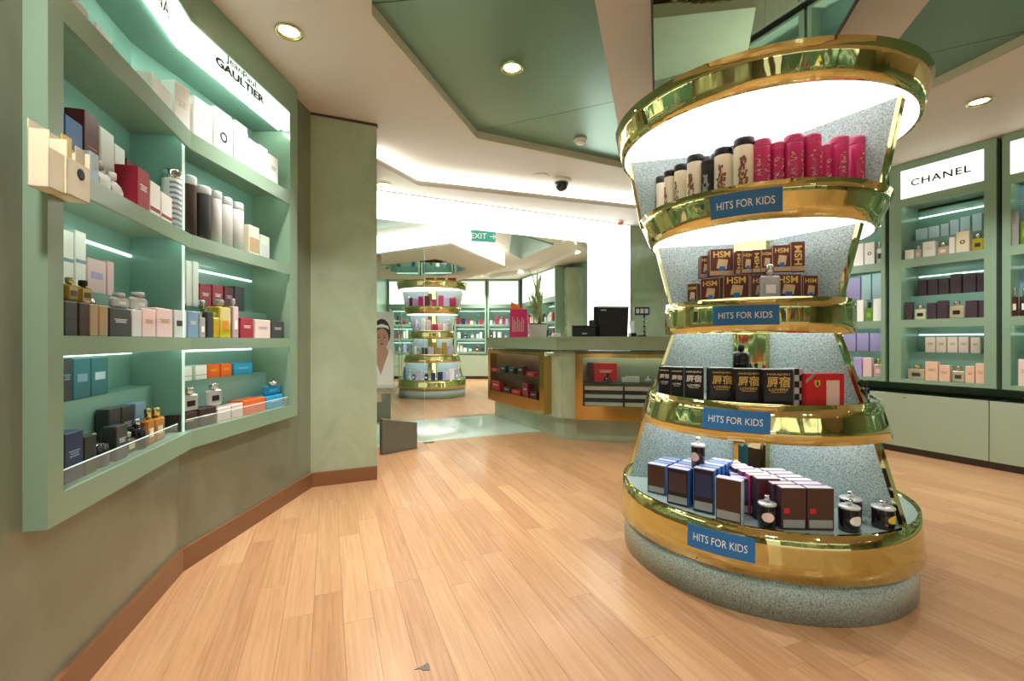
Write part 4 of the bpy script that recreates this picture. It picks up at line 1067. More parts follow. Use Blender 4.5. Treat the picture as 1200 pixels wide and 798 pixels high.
def inkwell(px, wpx, ytop, z, r, label, motif):
    a, Y = ring_ang(px, r); x, y = DC.x + r*math.cos(a), DC.y + r*math.sin(a); wd = wpx*.84/F*Y; hh = zat(ytop, Y)-z
    o = tag(link('perfume_bottle', MB().lathe([(wd*.47, 0), (wd*.5, .004), (wd*.5, hh*.70), (wd*.46, hh*.73)], 24).mesh('perfume_bottle', mat('black_gloss', '151316', .12, coat=.5)), loc=(x, y, z+.0005), rotz=a+R(90)), label, 'bottle', 'black cylindrical testers')
    link('silver_lid', MB().lathe([(wd*.5, hh*.70), (wd*.52, hh*.74), (wd*.50, hh*.77), (wd*.2, hh*.79)], 24).mesh('silver_lid', mat('satin_silver', 'd4dad8', .35, metal=.4)), o)
    link('knob', MB().lathe([(wd*.1, hh*.79), (wd*.1, hh*.84), (wd*.17, hh*.86), (wd*.17, hh*.96), (wd*.1, hh)], 14).mesh('knob', M['chrome']), o)
    if motif:
        b = MB(); rr = wd/2+.001
        pts_ = [(.33*math.cos(q)*wd, .16*hh*math.sin(q)) for q in [R(t) for t in range(0, 360, 30)]]
        for i_ in range(9):
            x_ = -.36*wd + i_*.09*wd; ht = .17*hh*math.sqrt(max(.02, 1-(x_/(.37*wd))**2)); t = -1.57 + x_/rr
            for s_ in (-1, 1): b.v.append((rr*math.cos(t), rr*math.sin(t), hh*.36 + s_*ht*(1 if s_ > 0 else .7)))
        for i_ in range(8): b.face([2*i_, 2*i_+2, 2*i_+3, 2*i_+1])
        link('printed_patch', b.mesh('printed_patch', pm(motif)), o)
ztl = zat(544, 2.2)
inkwell(818, 18, 512, BZ+.168, .50, 'black cylindrical tester standing on top of the blue-sided boxes', 'pink')
inkwell(899, 23, 580, BZ, .60, 'black cylindrical tester in front of the red-panelled box', 'palepink')
inkwell(995, 26, 584, BZ, .585, 'black cylindrical tester with white crescent, right of the brown boxes', 'white')
inkwell(997, 26, 575, BZ, .505, 'black cylindrical tester behind the one with the white crescent', None)
inkwell(1035, 27, 586, BZ, .60, 'black cylindrical tester with yellow patch nearest the right fin', 'yellow')

# ================================================================ CABINET UNITS
def wall_unit(name, label, O, u, x0, x1, z0, z1, shelves, ztop, sign=None, dep=.34, post=.05, group=None, risers=(), led=True, cat='shelving', posts=None):
    """O, u: front line; x0..x1 along it; shelves: list of (z_base, z_top) openings"""
    v = V2(-u.y, u.x); base = O + u*x0
    t = thing(name, label, cat, (base.x, base.y, z0), math.atan2(u.y, u.x), group)
    W = x1 - x0; pl, pr_ = posts or (post, post)
    key = (round(W, 3), z0, z1, tuple(shelves), dep, pl, pr_)
    def P(nm, i, mk, m): link(nm, cached((nm, i) + key, lambda: mk().mesh(nm, M[m])), t) if True else None
    P('side_post', 0, lambda: MB().box(0, pl, 0, dep, 0, z1-z0), 'sage')
    P('side_post', 1, lambda: MB().box(W-pr_, W, 0, dep, 0, z1-z0), 'sage')
    prev = z0
    for i, (a, b) in enumerate(sorted(shelves)):
        nm = 'bottom_board' if i == 0 else 'shelf'
        P(nm, i, lambda: MB().box(pl, W-pr_, 0.0, .014, prev-z0, a-z0).box(pl, W-pr_, .014, dep, max(prev+.025, z0)-z0 if i else 0, a-z0), 'sage')
        if led: P('led_or_streak', i, lambda: MB().box(pl+.02, W-pr_-.02, .016, .024, b-z0+.018, b-z0+.024), 'led')
        prev = b
    P('header', 9, lambda: MB().box(pl, W-pr_, 0.0, .014, prev-z0, z1-z0).box(pl, W-pr_, .014, dep, prev+.025-z0, z1-z0), 'sage')
    P('back_panel', 0, lambda: MB().box(pl, W-pr_, dep-.01, dep, shelves[0][0]-z0, prev-z0), 'teal')
    for i, (a, hgt) in enumerate(risers):
        P('riser_step', i, lambda: MB().box(pl, W-pr_, dep*.52, dep-.01, a-z0, a-z0+hgt), 'teal')
    if led:
        for i, (a, b) in enumerate(sorted(shelves)): P('led_or_streak', 20+i, lambda: MB().box(pl+.01, W-pr_-.01, dep-.018, dep-.0105, b-z0-.075, b-z0-.063), 'led_streak')  # LED reflection on the cabinet back, added as a thin glowing bar
    if sign:
        P('lit_sign', sign, lambda: MB().box(pl+.0, W-pr_-.0, -.006, 0, sign[0]-z0, sign[1]-z0), 'sign')
    return t
# --- right wall: base cabinets, each leaf its own door
LB, RT = -3.0, 4.2
base_z = zat(473, (RO + EW*hit(1200, RO, EW)).y)
ang = math.atan2(EW.y, EW.x)
xs_ = [hit(1159, RO, EW)]
step = hit(1159, RO, EW) - hit(1033, RO, EW) if False else 1.02
edges = [xs_[0] + k*step for k in range(-3, 5)]
for k in range(len(edges)-1):
    a, b = edges[k], edges[k+1]; p = RO + EW*a
    lab = {2: 'grey-green base cabinet with small metal lock under the lettered sign unit', 3: 'grey-green base cabinet at the right edge of the picture', 1: 'grey-green base cabinet behind the brass display', 0: 'grey-green base cabinet in the far corner by the display'}.get(k, 'out-of-view grey-green base cabinet, %s past the picture edge' % ORDW[max(0,k-4)])
    t = thing('base_cabinet', lab, 'cabinet', (p.x, p.y, 0), ang, 'base cabinets on the right wall')
    W = b-a
    link('carcass', cached(('bc', 0), lambda: MB().box(0, W-.001, .02, .44, .06, base_z-.001).mesh('carcass', M['sage_dark'])), t)
    link('plinth', cached(('bc', 1), lambda: MB().box(0, W-.001, .03, .42, 0, .06).mesh('plinth', M['kick'])), t)
    dr = link('door', cached(('bc', 2), lambda: MB().cbox(.003, W-.003, 0, .019, .065, base_z-.004, .0015).mesh('door', M['base_cab'])), t)
    lk = link('lock', cached(('bc', 3), lambda: MB().box(-.012, .012, -.003, 0, -.006, .006).mesh('lock', M['chrome'])), dr, (W*.42, 0, base_z-.04))
# --- right wall upper units
UO = RO - NR*.02
zU0, zU1 = .69, ZC-.004
op = [(.725, 1.225), (1.300, 1.805), (1.885, 2.395)]
def tt(px): return hit(px, UO, EW)
SIGN = (2.475, 2.745)
ua, ub_ = tt(1042), tt(1167.5)
U = {}
UNITW = ub_-ua
U['mid'] = wall_unit('display_cabinet', 'sage lit display cabinet under the white sign with spaced black capitals', UO, EW, ua, ub_, zU0, zU1, op, ZC, SIGN, group='sage display cabinets on the right wall', risers=[(.725, .26), (1.300, .235), (1.885, .20)], posts=(tt(1056)-ua, ub_-tt(1153)))
gapw = .035
U['right'] = wall_unit('display_cabinet', 'sage lit display cabinet cut by the right edge of the picture', UO, EW, ub_+gapw, ub_+gapw+UNITW, zU0, zU1, op, ZC, SIGN, group='sage display cabinets on the right wall', risers=[(.725, .26), (1.300, .235), (1.885, .20)], posts=(.05, .06))
U['left'] = wall_unit('display_cabinet', 'sage lit display cabinet half hidden by the brass display, beside the lettered one', UO, EW, ua-gapw-UNITW, ua-gapw, zU0, zU1, op, ZC, SIGN, group='sage display cabinets on the right wall', risers=[(.725, .26), (1.300, .235), (1.885, .20)], posts=(.05, .035))
U['far'] = wall_unit('display_cabinet', 'sage lit display cabinet in the corner behind the left side of the display', UO, EW, ua-gapw*2-UNITW*2, ua-gapw*2-UNITW, zU0, zU1, op, ZC, SIGN, group='sage display cabinets on the right wall', posts=(.05, .06))
for k in (2, 3):
    wall_unit('display_cabinet', 'out-of-view sage lit display cabinet, %s past the picture edge' % ORDW[k-2], UO, EW, ub_+gapw*k+UNITW*(k-1), ub_+gapw*k+UNITW*k, zU0, zU1, op, ZC, SIGN, group='sage display cabinets on the right wall', posts=(.06, .06))
pm_ = U['mid']
p = UO + EW*((tt(1056)+tt(1152))/2)
Minv = Matrix.Rotation(-ang, 4, 'Z') @ Matrix.Translation(-Vector((pm_.location.x, pm_.location.y, pm_.location.z)))
mid_x = (tt(1056)+tt(1153))/2 - ua
o = link('lettering', text_mesh('CHANEL', .088, M['ink'], sx=1.15, spacing=1.15, bold=.0018), pm_, (mid_x, -.0075, 2.61-zU0)); o['label'] = 'black widely spaced capitals'
o = link('lettering', text_mesh('CHANEL', .088, M['ink'], sx=1.15, spacing=1.15, bold=.0018), U['right'], (.535, -.0075, 2.61-zU0)); o['label'] = 'black capitals'
RL = [(9999, UO, EW)]
RG = 'cabinet under black-lettered sign'
row(RL, op[2][0], .03, [(1060, 1071, 293, 'box', 'white'), (1072, 1079, 288, 'flask/pink/pink', 'palepink'), (1081, 1096, 283, 'box/lines:palegrey', 'white'), (1097, 1111, 284, 'flask/gold/cream', 'palepink'),
    (1112, 1119, 278, 'box', 'white'), (1120, 1136, 271, 'box/emblem:charcoal', 'cream'), (1138, 1152, 273, 'flask/silver/charcoal', 'yellow')], 'top shelf, ' + RG, 'products on the top right shelf')
row(RL, op[2][0]+.20, .19, [(1073, 1087, 268, 'box', 'paleblue'), (1088, 1101, 265, 'box', 'paleblue'), (1102, 1112, 262, 'box', 'paleblue'), (1113, 1124, 257, 'box', 'paleblue'), (1125, 1137, 254, 'box', 'paleblue'), (1139, 1151, 250, 'box', 'paleblue')],
    'top riser, ' + RG, 'pale blue cartons on the top right riser', dmax=.06)
row(RL, op[1][0], .03, [(1060, 1069, 354, 'box', 'plum'), (1070, 1085, 357, 'flask/silver/black', 'cream'), (1086, 1097, 355, 'box/lines:charcoal', 'plum'), (1098, 1110, 352, 'box/lines:charcoal', 'plum'), (1111, 1129, 352, 'flask/silver/black', 'beige'),
    (1131, 1145, 352, 'box/lines:charcoal', 'plum'), (1147, 1154, 352, 'box', 'plum')], 'middle shelf, ' + RG, 'products on the middle right shelf')
row(RL, op[1][0]+.235, .19, [(1075, 1086, 328, 'box', 'plum'), (1087, 1099, 327, 'box', 'plum'), (1100, 1112, 326, 'box', 'plum'), (1113, 1127, 321, 'box', 'plum'), (1128, 1144, 320, 'box', 'plum'), (1145, 1153, 320, 'box', 'plum')],
    'middle riser, ' + RG, 'dark cartons on the middle right riser', dmax=.06)
row(RL, op[0][0], .03, [(1062, 1083, 427, 'flask/gold/charcoal', 'beige'), (1084, 1099, 424, 'box/lines:tan', 'peach'), (1100, 1113, 428, 'box/lines:tan', 'peach'), (1114, 1130, 429, 'flask/gold/charcoal', 'beige'), (1131, 1142, 429, 'box/lines:tan', 'peach'),
    (1143, 1155, 426, 'box/lines:tan', 'peach')], 'bottom shelf, ' + RG, 'products on the bottom right shelf')
row(RL, op[0][0]+.26, .19, [(1084, 1096, 395, 'box/lines:tan', 'palepink'), (1097, 1109, 395, 'box/lines:tan', 'palepink'), (1110, 1122, 395, 'box/lines:tan', 'palepink'), (1123, 1135, 395, 'box/lines:tan', 'palepink'), (1137, 1149, 395, 'box/lines:tan', 'palepink')],
    'bottom riser, ' + RG, 'pale pink cartons on the bottom right riser', dmax=.06)
RG = 'cabinet just right of brass display'
row(RL, op[2][0], .03, [(1000, 1012, 286, 'box', 'white'), (1013, 1025, 284, 'box/emblem:charcoal', 'white'), (1026, 1034, 283, 'flask/silver/black', 'palegrey')], 'top shelf, ' + RG, 'products in the half hidden right cabinet')
row(RL, op[1][0], .03, [(1000, 1012, 352, 'box', 'white'), (1013, 1022, 354, 'flask/black/green', 'green'), (1023, 1034, 350, 'box', 'white')], 'middle shelf, ' + RG, 'products in the half hidden right cabinet')
row(RL, op[1][0]+.235, .19, [(992, 1008, 325, 'box', 'lilac'), (1009, 1021, 322, 'box/lines:palegrey', 'paleblue'), (1022, 1034, 320, 'box/lines:palegrey', 'paleblue')], 'middle riser, ' + RG, 'products in the half hidden right cabinet')
row(RL, op[0][0], .03, [(1000, 1010, 419, 'box', 'lilac'), (1011, 1021, 419, 'box', 'pink'), (1022, 1034, 420, 'flask/gold/pink', 'pink')], 'bottom shelf, ' + RG, 'products in the half hidden right cabinet')
row(RL, op[0][0]+.26, .19, [(988, 1003, 390, 'box', 'lilac'), (1004, 1018, 390, 'box', 'lilac'), (1019, 1034, 390, 'box', 'lilac')], 'bottom riser, ' + RG, 'products in the half hidden right cabinet')
RG = 'cabinet at right picture edge'
row(RL, op[2][0], .03, [(1183, 1194, 248, 'box/lines:silver', 'grey'), (1195, 1206, 246, 'flask/silver/green', 'green')], 'top shelf, ' + RG, 'products in the cabinet at the picture edge')
row(RL, op[2][0]+.2, .19, [(1183, 1191, 220, 'box', 'paleblue'), (1192, 1203, 217, 'box/lines:palegrey', 'steelblue')], 'top riser, ' + RG, 'products in the cabinet at the picture edge')
row(RL, op[1][0], .03, [(1184, 1193, 338, 'flask/silver/cream', 'maroon'), (1194, 1205, 337, 'flask/silver/white', 'brown')], 'middle shelf, ' + RG, 'products in the cabinet at the picture edge')
row(RL, op[1][0]+.235, .19, [(1184, 1203, 318, 'box', 'steelblue')], 'middle riser, ' + RG, 'products in the cabinet at the picture edge')
row(RL, op[0][0], .03, [(1193, 1206, 421, 'box/lines:tan', 'palepink')], 'bottom shelf, ' + RG, 'products in the cabinet at the picture edge')
RG = 'corner cabinet left of brass display'
row(RL, op[2][0], .03, [(771, 777, 312, 'box', 'charcoal'), (778, 784, 312, 'box', 'plum')], 'top shelf, ' + RG, 'products in the corner cabinet')
row(RL, op[1][0], .03, [(771, 776, 368, 'box', 'cream'), (777, 783, 366, 'box', 'white')], 'middle shelf, ' + RG, 'products in the corner cabinet')
row(RL, op[1][0]+.2, .15, [(771, 777, 350, 'box', 'steelblue'), (778, 784, 350, 'box', 'blue')], 'middle shelf behind, ' + RG, 'products in the corner cabinet')

# ================================================================ THE COUNTER
K1 = V2(.54, 5.02)                       # front corner at floor
KL = (V2(-.28, 7.02) - V2(.45, 5.30)).normalized() # back along the left face
KL = (E1*1.0).normalized()
KRd = V2(math.sin(R(100)), math.cos(R(100)))   # along the right face
ct = thing('sales_counter', 'green stone sales counter with brass display windows before the lit beam', 'counter', (K1.x, K1.y, 0))
Lf, Rf = 1.85, 1.9
def kp(l, r): return K1 + KL*l + KRd*r
mid = (KL + KRd).normalized()
body = [K1 + KL*.06 + KRd*-.0, K1 + KL*Lf, K1 + KL*Lf + V2(.75, .2), K1 + KRd*Rf + V2(.3, .9), K1 + KRd*Rf]
def inset(poly, d):
    c = sum(poly, V2(0,0))/len(poly); return [p + (c-p).normalized()*d for p in poly]
hull = [K1, K1 + KL*Lf, K1 + KL*Lf + V2(.62, .25), V2(1.55, 6.02), K1 + KRd*Rf + V2(.3, .75), K1 + KRd*Rf]
wpart('plinth', MB().prism(inset(hull, .06), 0, .24), M['column'], ct)
wpart('body', MB().prism(hull, .24, .985), M['column'], ct)
wpart('worktop', MB().prism(inset(hull, -.085), .995, 1.11), M['worktop'], ct)
wpart('worktop_edge', MB().prism(inset(hull, -.095), 1.11, 1.142), M['worktop'], ct)
def showcase(O, u, x0, x1, z0, z1, label, side):
    """brass framed window box hung on the counter face; y < 0 is outward"""
    n = math.atan2(u.y, u.x); p = O + u*x0; W = x1-x0; H = z1-z0; D = .10
    t = link('display_window', None, ct, (p.x-K1.x, p.y-K1.y, z0), n); t['label'] = label
    fr = .05
    b = MB().box(0, W, -D, 0, 0, fr*3).box(0, W, -D, -D+.01, H-fr, H).box(0, W, -D, 0, H-.01, H).box(0, fr*1.6, -D, 0, fr*3, H-fr).box(W-fr*2, W, -D, 0, fr*3, H-fr)
    link('brass_frame', b.mesh('brass_frame', M['gold2']), t)
    link('back_plate', MB().box(fr, W-fr, -.004, 0, fr, H-fr).mesh('back_plate', mat('window_back_grey', '80836f', .4) if side == 'r' else mat('dark_wood_back', '5a3a28', .4)), t)
    link('glass_shelf', MB().box(fr*1.6, W-fr*2, -D+.01, -.004, H*.56, H*.56+.008).mesh('glass_shelf', M['acrylic']), t)
    link('led_or_streak', MB().box(fr*1.6, W-fr*2, -D+.012, -D+.02, H-.018, H-.011).mesh('led_or_streak', M['led']), t)
    link('glass_pane', MB().box(fr*1.6, W-fr*2, -D-.002, -D+.001, fr*3, H-fr).mesh('glass_pane', M['glass']), t)
    return t, n
LU = -KL                                  # left face read left to right
LO = K1 + KL*Lf
sl, sln = showcase(LO, LU, .10, Lf-.20, .26, .975, 'brass framed display window on the left face with red items', 'l')
sr, srn = showcase(K1, KRd, .16, 1.75, .25, .965, 'brass framed display window on the right face', 'r')
# things in the windows (top-level)
def in_case(O, u, x, yoff, z, kind, w_, d, h, c, label, group=None):
    v = V2(-u.y, u.x); p = O + u*x + v*yoff
    return place(kind, (p.x, p.y, z), math.atan2(u.y, u.x), w_, d, h, c, label, group)
lw = Lf-.32
zsh = .26 + (.975-.26)*.56 + .009
zfl = .26 + .151
for i, (x, w_, h, c) in enumerate(((.28, .20, .04, 'red'), (.55, .16, .10, 'charcoal'), (.80, .16, .08, 'charcoal'), (1.05, .14, .11, 'maroon'), (1.30, .20, .05, 'red'))):
    in_case(LO, LU, x, -.055, zsh, 'box/lines:white', w_, .06, h, c, '%s boxed item on the upper glass shelf of the left counter window, %s' % (cname(c), ORD[i]), 'items in the left counter window')
for i, (x, w_, h, c) in enumerate(((.32, .28, .13, 'red'), (.66, .22, .07, 'maroon'), (.93, .24, .06, 'red'), (1.18, .14, .16, 'crimson'), (1.38, .16, .08, 'maroon'))):
    in_case(LO, LU, x, -.055, zfl, 'box/lines:white', w_, .06, h, c, '%s gift box at the bottom of the left counter window, %s' % (cname(c), ORD[i]), 'items in the left counter window')
zsh = .25 + (.965-.25)*.56 + .009; zfl = .25+.151
o = in_case(K1, KRd, .48, -.055, zsh, 'box/lines:white', .24, .06, .20, 'red', 'large red gift box with white script on the shelf of the right counter window')
in_case(K1, KRd, .32, -.055, zsh, 'box', .06, .06, .21, 'darkred', 'dark red box beside the large red gift box in the counter window')
in_case(K1, KRd, .50, -.098+.02, zsh, 'dome/black', .085, .04, .09, 'charcoal', 'small dark domed bottle before the red gift box in the counter window')
for i, (x, kind, w_, h, c) in enumerate(((.68, 'box', .06, .05, 'palegrey'), (.76, 'box', .14, .06, 'silver'), (.92, 'flat/silver', .08, .06, 'palegrey'), (1.02, 'flat/gold', .08, .06, 'cream'), (1.13, 'flask/gold/cream', .06, .07, 'amber'), (1.24, 'box', .08, .10, 'black'), (1.32, 'dome/black', .09, .13, 'charcoal'), (1.44, 'box', .08, .09, 'silver'))):
    in_case(K1, KRd, x, -.055, zsh, kind, w_, .05, h, c, 'small %s item on right counter window shelf, %s from the red box' % (cname(c), ['first', 'second', 'third', 'fourth', 'fifth', 'sixth', 'seventh', 'eighth'][i]), 'items on the right counter window shelf')
for k in range(5):
    for j in range(3):
        in_case(K1, KRd, .46 + j*.42, -.056, zfl + k*.042, 'box', .40, .07, .040, ['palegrey', 'charcoal', 'silver', 'charcoal', 'pink'][k], 'flat %s box in right counter window, %s of the %s stack' % (cname(['palegrey', 'charcoal', 'silver', 'charcoal', 'pink'][k]), ['bottom layer', 'second layer', 'third layer', 'fourth layer', 'top layer'][k], ['left', 'middle', 'right'][j]), 'flat boxes stacked in the right counter window')

# --- things on the counter
ZW = 1.1425
def at_depth(px, Y): return V2((px-CX)/F*Y, Y)
# magenta bag / rack
p = at_depth(608, 5.9); o = thing('gift_bag', 'magenta open-top gift bag with pale print standing on the counter', 'bag', (p.x, p.y, ZW), R(-8))
wg, hg = .235, .36
link('bag_shell', MB().hexa([(-wg/2, -.05, 0), (wg/2, -.05, 0), (wg/2, .05, 0), (-wg/2, .05, 0), (-wg/2+.01, -.045, hg), (wg/2-.01, -.045, hg), (wg/2-.01, .045, hg), (-wg/2+.01, .045, hg)]).mesh('bag_shell', pm('magenta')), o)
bl = MB()
for k in range(8): bl.box(-.075+k*.02, -.069+k*.02, -.0535, -.049, .07, .26 - (k % 3)*.03)
link('printed_pattern', bl.mesh('printed_pattern', pm('pink')), o)
link('tissue', MB().hexa([(-.09, -.03, hg), (.06, -.03, hg), (.06, .03, hg), (-.09, .03, hg), (-.10, -.035, hg+.10), (-.02, -.03, hg+.06), (-.02, .03, hg+.06), (-.10, .035, hg+.10)]).mesh('tissue', pm('orange')), o)
bh_ = MB().tube([(wg/2-.09, -.046, hg), (wg/2-.085, -.05, hg+.05), (wg/2-.05, -.05, hg+.07), (wg/2-.03, -.05, hg)], .003, 6); link('handle', bh_.mesh('handle', pm('crimson')), o)
# plant in white pot
p = at_depth(630, 6.1); o = thing('potted_plant', 'tall spiky leaved plant in a white square pot on the counter', 'plant', (p.x, p.y, ZW))
link('pot', MB().hexa([(-.11,-.08,0),(.11,-.08,0),(.11,.08,0),(-.11,.08,0),(-.125,-.09,.17),(.125,-.09,.17),(.125,.09,.17),(-.125,.09,.17)]).mesh('pot', pm('palegrey')), o)
link('soil', MB().box(-.115, .115, -.082, .082, .165, .185).mesh('soil', mat('soil', '4a4538', .9, noise=.3, nscale=60)), o)
gr = random.Random(5)
leafm = mat('leaf_green', '8fa06a', .5, noise=.15, nscale=9)
st = MB()
for k in range(5): 
    x = gr.uniform(-.05, .05); st.tube([(x, gr.uniform(-.03,.03), .18), (x*1.2, 0, .42), (x*1.3, 0, .60)], .008, 6)
link('stem', st.mesh('stem', mat('stem_tan', 'a3a078', .6)), o)
for k in range(46):
    a = gr.uniform(0, 6.28); sp = gr.uniform(.05, .30); h0 = gr.uniform(.22, .6); h1 = h0 + gr.uniform(.15, .42) - sp*.3
    b = MB(); c0 = Vector((gr.uniform(-.04,.04), gr.uniform(-.03,.03), h0)); c2 = c0 + Vector((math.cos(a)*sp, math.sin(a)*sp*.7, h1-h0)); c1 = (c0+c2)/2 + Vector((0, 0, .05))
    sd = Vector((-math.sin(a), math.cos(a), 0))*.011
    b.v = [tuple(q) for q in (c0-sd*.6, c0+sd*.6, c1-sd, c1+sd, c2)]; b.face([0,1,3,2]); b.face([2,3,4])
    link('leaf', b.mesh('leaf', leafm), o)
# small white things by the pot
p = at_depth(652, 5.7); mk_box((p.x, p.y, ZW), R(-10), .10, .05, .05, 'white', 'small white card box on the counter right of the plant pot', None, 'lines:charcoal')
# black printer
p = at_depth(684, 5.6); o = thing('receipt_printer', 'low black receipt printer on the counter left of the monitor', 'printer', (p.x, p.y, ZW), R(-3))
link('housing', MB().cbox(-.145, .145, -.1, .1, 0, .13, .012).mesh('housing', M['black']), o)
link('top_lip', MB().cbox(-.15, .15, -.105, .1, .128, .14, .004).mesh('top_lip', pm('charcoal')), o)
link('paper_hood', MB().cbox(.07, .14, -.03, .08, .14, .21, .01).mesh('paper_hood', M['black']), o)
link('badge', MB().box(-.03, .03, -.1015, -.1, .035, .05).mesh('badge', M['silver']), o)
# monitor seen from behind
p = at_depth(717, 5.55); o = thing('till_monitor', 'black till monitor turned away, with vented casing on the counter', 'monitor', (p.x, p.y, ZW), R(5))
link('casing', MB().hexa([(-.17,-.08,.0),(.17,-.08,.0),(.15,.03,.0),(-.15,.03,.0),(-.20,-.06,.35),(.19,-.06,.35),(.17,.03,.35),(-.17,.03,.35)]).mesh('casing', M['black']), o)
link('screen_bezel', MB().cbox(-.215, .205, .03, .06, .0, .375, .008).mesh('screen_bezel', pm('charcoal')), o)
link('rim', MB().hexa([(-.205,-.066,.352),(.195,-.066,.352),(.18,.03,.352),(-.18,.03,.352),(-.205,-.066,.37),(.195,-.066,.37),(.18,.03,.37),(-.18,.03,.37)]).mesh('rim', pm('grey')), o)
link('name_badge', MB().box(-.16, -.09, -.0655, -.063, .315, .33).mesh('name_badge', M['silver']), o)
link('base', MB().cbox(-.12, .12, -.09, .09, 0.0, .02, .004).mesh('base', M['black']), o)
# customer display on a stalk + phone
p = at_depth(752, 5.5); o = thing('card_terminal', 'black customer readout on a stalk with a coiled cable beside the monitor', 'terminal', (p.x, p.y, ZW), R(-5))
link('foot', MB().cbox(-.05, .05, -.04, .04, 0, .02, .004).mesh('foot', M['black']), o)
link('stalk', MB().tube([(.03, 0, .02), (.03, 0, .27)], .012, 8).mesh('stalk', M['black']), o)
link('readout', MB().cbox(-.09, .09, -.02, .02, .265, .36, .006).mesh('readout', M['black']), o)
for i in range(3): link('digit_window', cached('dig', lambda: MB().box(-.02, .02, -.0215, -.02, .285, .34).mesh('digit_window', pm('palegrey'))), o, (-.052+i*.052, 0, 0))
cb2 = [(.03+.022*math.cos(t*1.2), -.03+.022*math.sin(t*1.2), .24-.011*t) for t in range(20)]
link('coiled_cable', MB().tube(cb2, .006, 6).mesh('coiled_cable', pm('silver')), o)
p = at_depth(741, 5.6); o = thing('telephone', 'small white handset beside the till monitor on the counter', 'telephone', (p.x, p.y, ZW), R(10))
link('cradle', MB().cbox(-.035, .035, -.05, .05, 0, .05, .006).mesh('cradle', M['black']), o)
link('handset', MB().hexa([(-.02,-.02,.05),(.02,-.02,.05),(.02,.02,.05),(-.02,.02,.05),(-.028,.0,.2),(.028,.0,.2),(.028,.03,.2),(-.028,.03,.2)]).mesh('handset', pm('white')), o)

# ================================================================ SECOND ROOM CONTENTS
C2 = V2(-1.60, 9.15)
d2 = tiered('display_stand', 'second tiered brass display stand seen through the doorway', C2, (R(170), R(-10), R(80)), 0)
g2 = random.Random(11)
tiercols = [('magenta', 'palelilac', 'white', 'lilac', 'darkred'), ('palelilac', 'pink', 'magenta', 'white', 'crimson'), ('white', 'gold', 'charcoal', 'palelilac', 'palegrey'), ('navy', 'palelilac', 'white', 'charcoal', 'steelblue')]
for ti, z in enumerate(TRAY):
    r = [.47, .34, .42, .56][ti]
    nn = [11, 9, 10, 13][ti]
    seen = {}
    for k in range(nn):
        a = R(-172 + 160*k/(nn-1)); x, y = C2.x + r*math.cos(a), C2.y + r*math.sin(a)
        c = g2.choice(tiercols[ti]); h = g2.uniform(.14, .25); i_ = seen.get(c, 0); seen[c] = i_+1
        knd = 'box' if g2.random() < .7 else 'flask'
        place(knd, (x, y, z+.0005), a+R(90), g2.uniform(.07, .11), .05, h, c, '%s %s on the far display stand, %s tier, %s of the row' % (cname(c), 'carton' if knd == 'box' else 'bottle', ['top', 'second', 'third', 'lowest'][ti], ORD[k]), 'products on the far display stand')
for k in range(3):
    mk_box((C2.x + .02 + k*.21, C2.y - .35, 2.147), R(0), .16, .08, .16, 'crimson', 'red box on top of the far display stand, ' + ['left one', 'middle one', 'right one'][k], 'red boxes on top of the far display', 'lines:white')
# poster of a woman, on a freestanding panel
pp0 = at_depth(442, 8.2)
po = thing('poster_panel', 'freestanding portrait poster of a dark-haired woman in a white robe', 'poster', (pp0.x, pp0.y, 0), R(10))
pw, pz0, pz1 = .58, .24, 1.62
link('board', MB().cbox(-pw/2, pw/2, 0, .03, pz0, pz1, .004).mesh('board', pm('palegrey')), po)
for s_ in (-1, 1): link('leg', MB().box(s_*.2-.012, s_*.2+.012, .004, .026, 0, pz0).mesh('leg', M['silver']), po)
def flat(name, pts_, y, m):
    b = MB(); b.v = [(x+.08, y, z) for x, z in pts_]; b.face(range(len(pts_))); link(name, b.mesh(name, m), po)
def ell(cx, cz, rx, rz_, n=28, a0=0, a1=360): return [(cx + rx*math.cos(R(a0+(a1-a0)*i/n)), cz + rz_*math.sin(R(a0+(a1-a0)*i/n))) for i in range(n)]
hairm, skinm, robem = mat('print_hair', '3a302c', .5), mat('print_skin', 'b98f7c', .5), mat('print_robe', 'e9e6e2', .5)
flat('printed_hair', ell(.0, 1.24, .155, .25), -.0008, hairm)
flat('printed_neck', [(-.07, .98), (.08, .98), (.14, .86), (.0, .45), (-.15, .86)], -.0010, skinm)
flat('printed_robe', [(-pw/2-.07, .30), (pw/2-.09, .30), (pw/2-.09, .80), (.14, .95), (.03, .62), (-.02, .46), (-.07, .60), (-.15, .95), (-pw/2-.07, .82)], -.0014, robem)
flat('printed_face', ell(.0, 1.13, .118, .19), -.0018, skinm)
flat('printed_hairband', [(-.125, 1.30), (-.06, 1.335), (.06, 1.335), (.125, 1.30), (.115, 1.36), (0, 1.40), (-.115, 1.36)], -.0022, robem)
for s_ in (-1, 1):
    flat('printed_eye', ell(s_*.048, 1.155, .022, .010, 12), -.0024, hairm)
    flat('printed_brow', [(s_*.02, 1.185), (s_*.075, 1.195), (s_*.072, 1.203), (s_*.02, 1.195)], -.0024, hairm)
flat('printed_nose', [(-.013, 1.085), (.013, 1.085), (.004, 1.15), (-.004, 1.15)], -.0024, mat('print_skin_shade', 'a97f6b', .5))
flat('printed_lips', ell(0, 1.035, .034, .014, 14), -.0024, mat('print_lips', '8f4a45', .5))
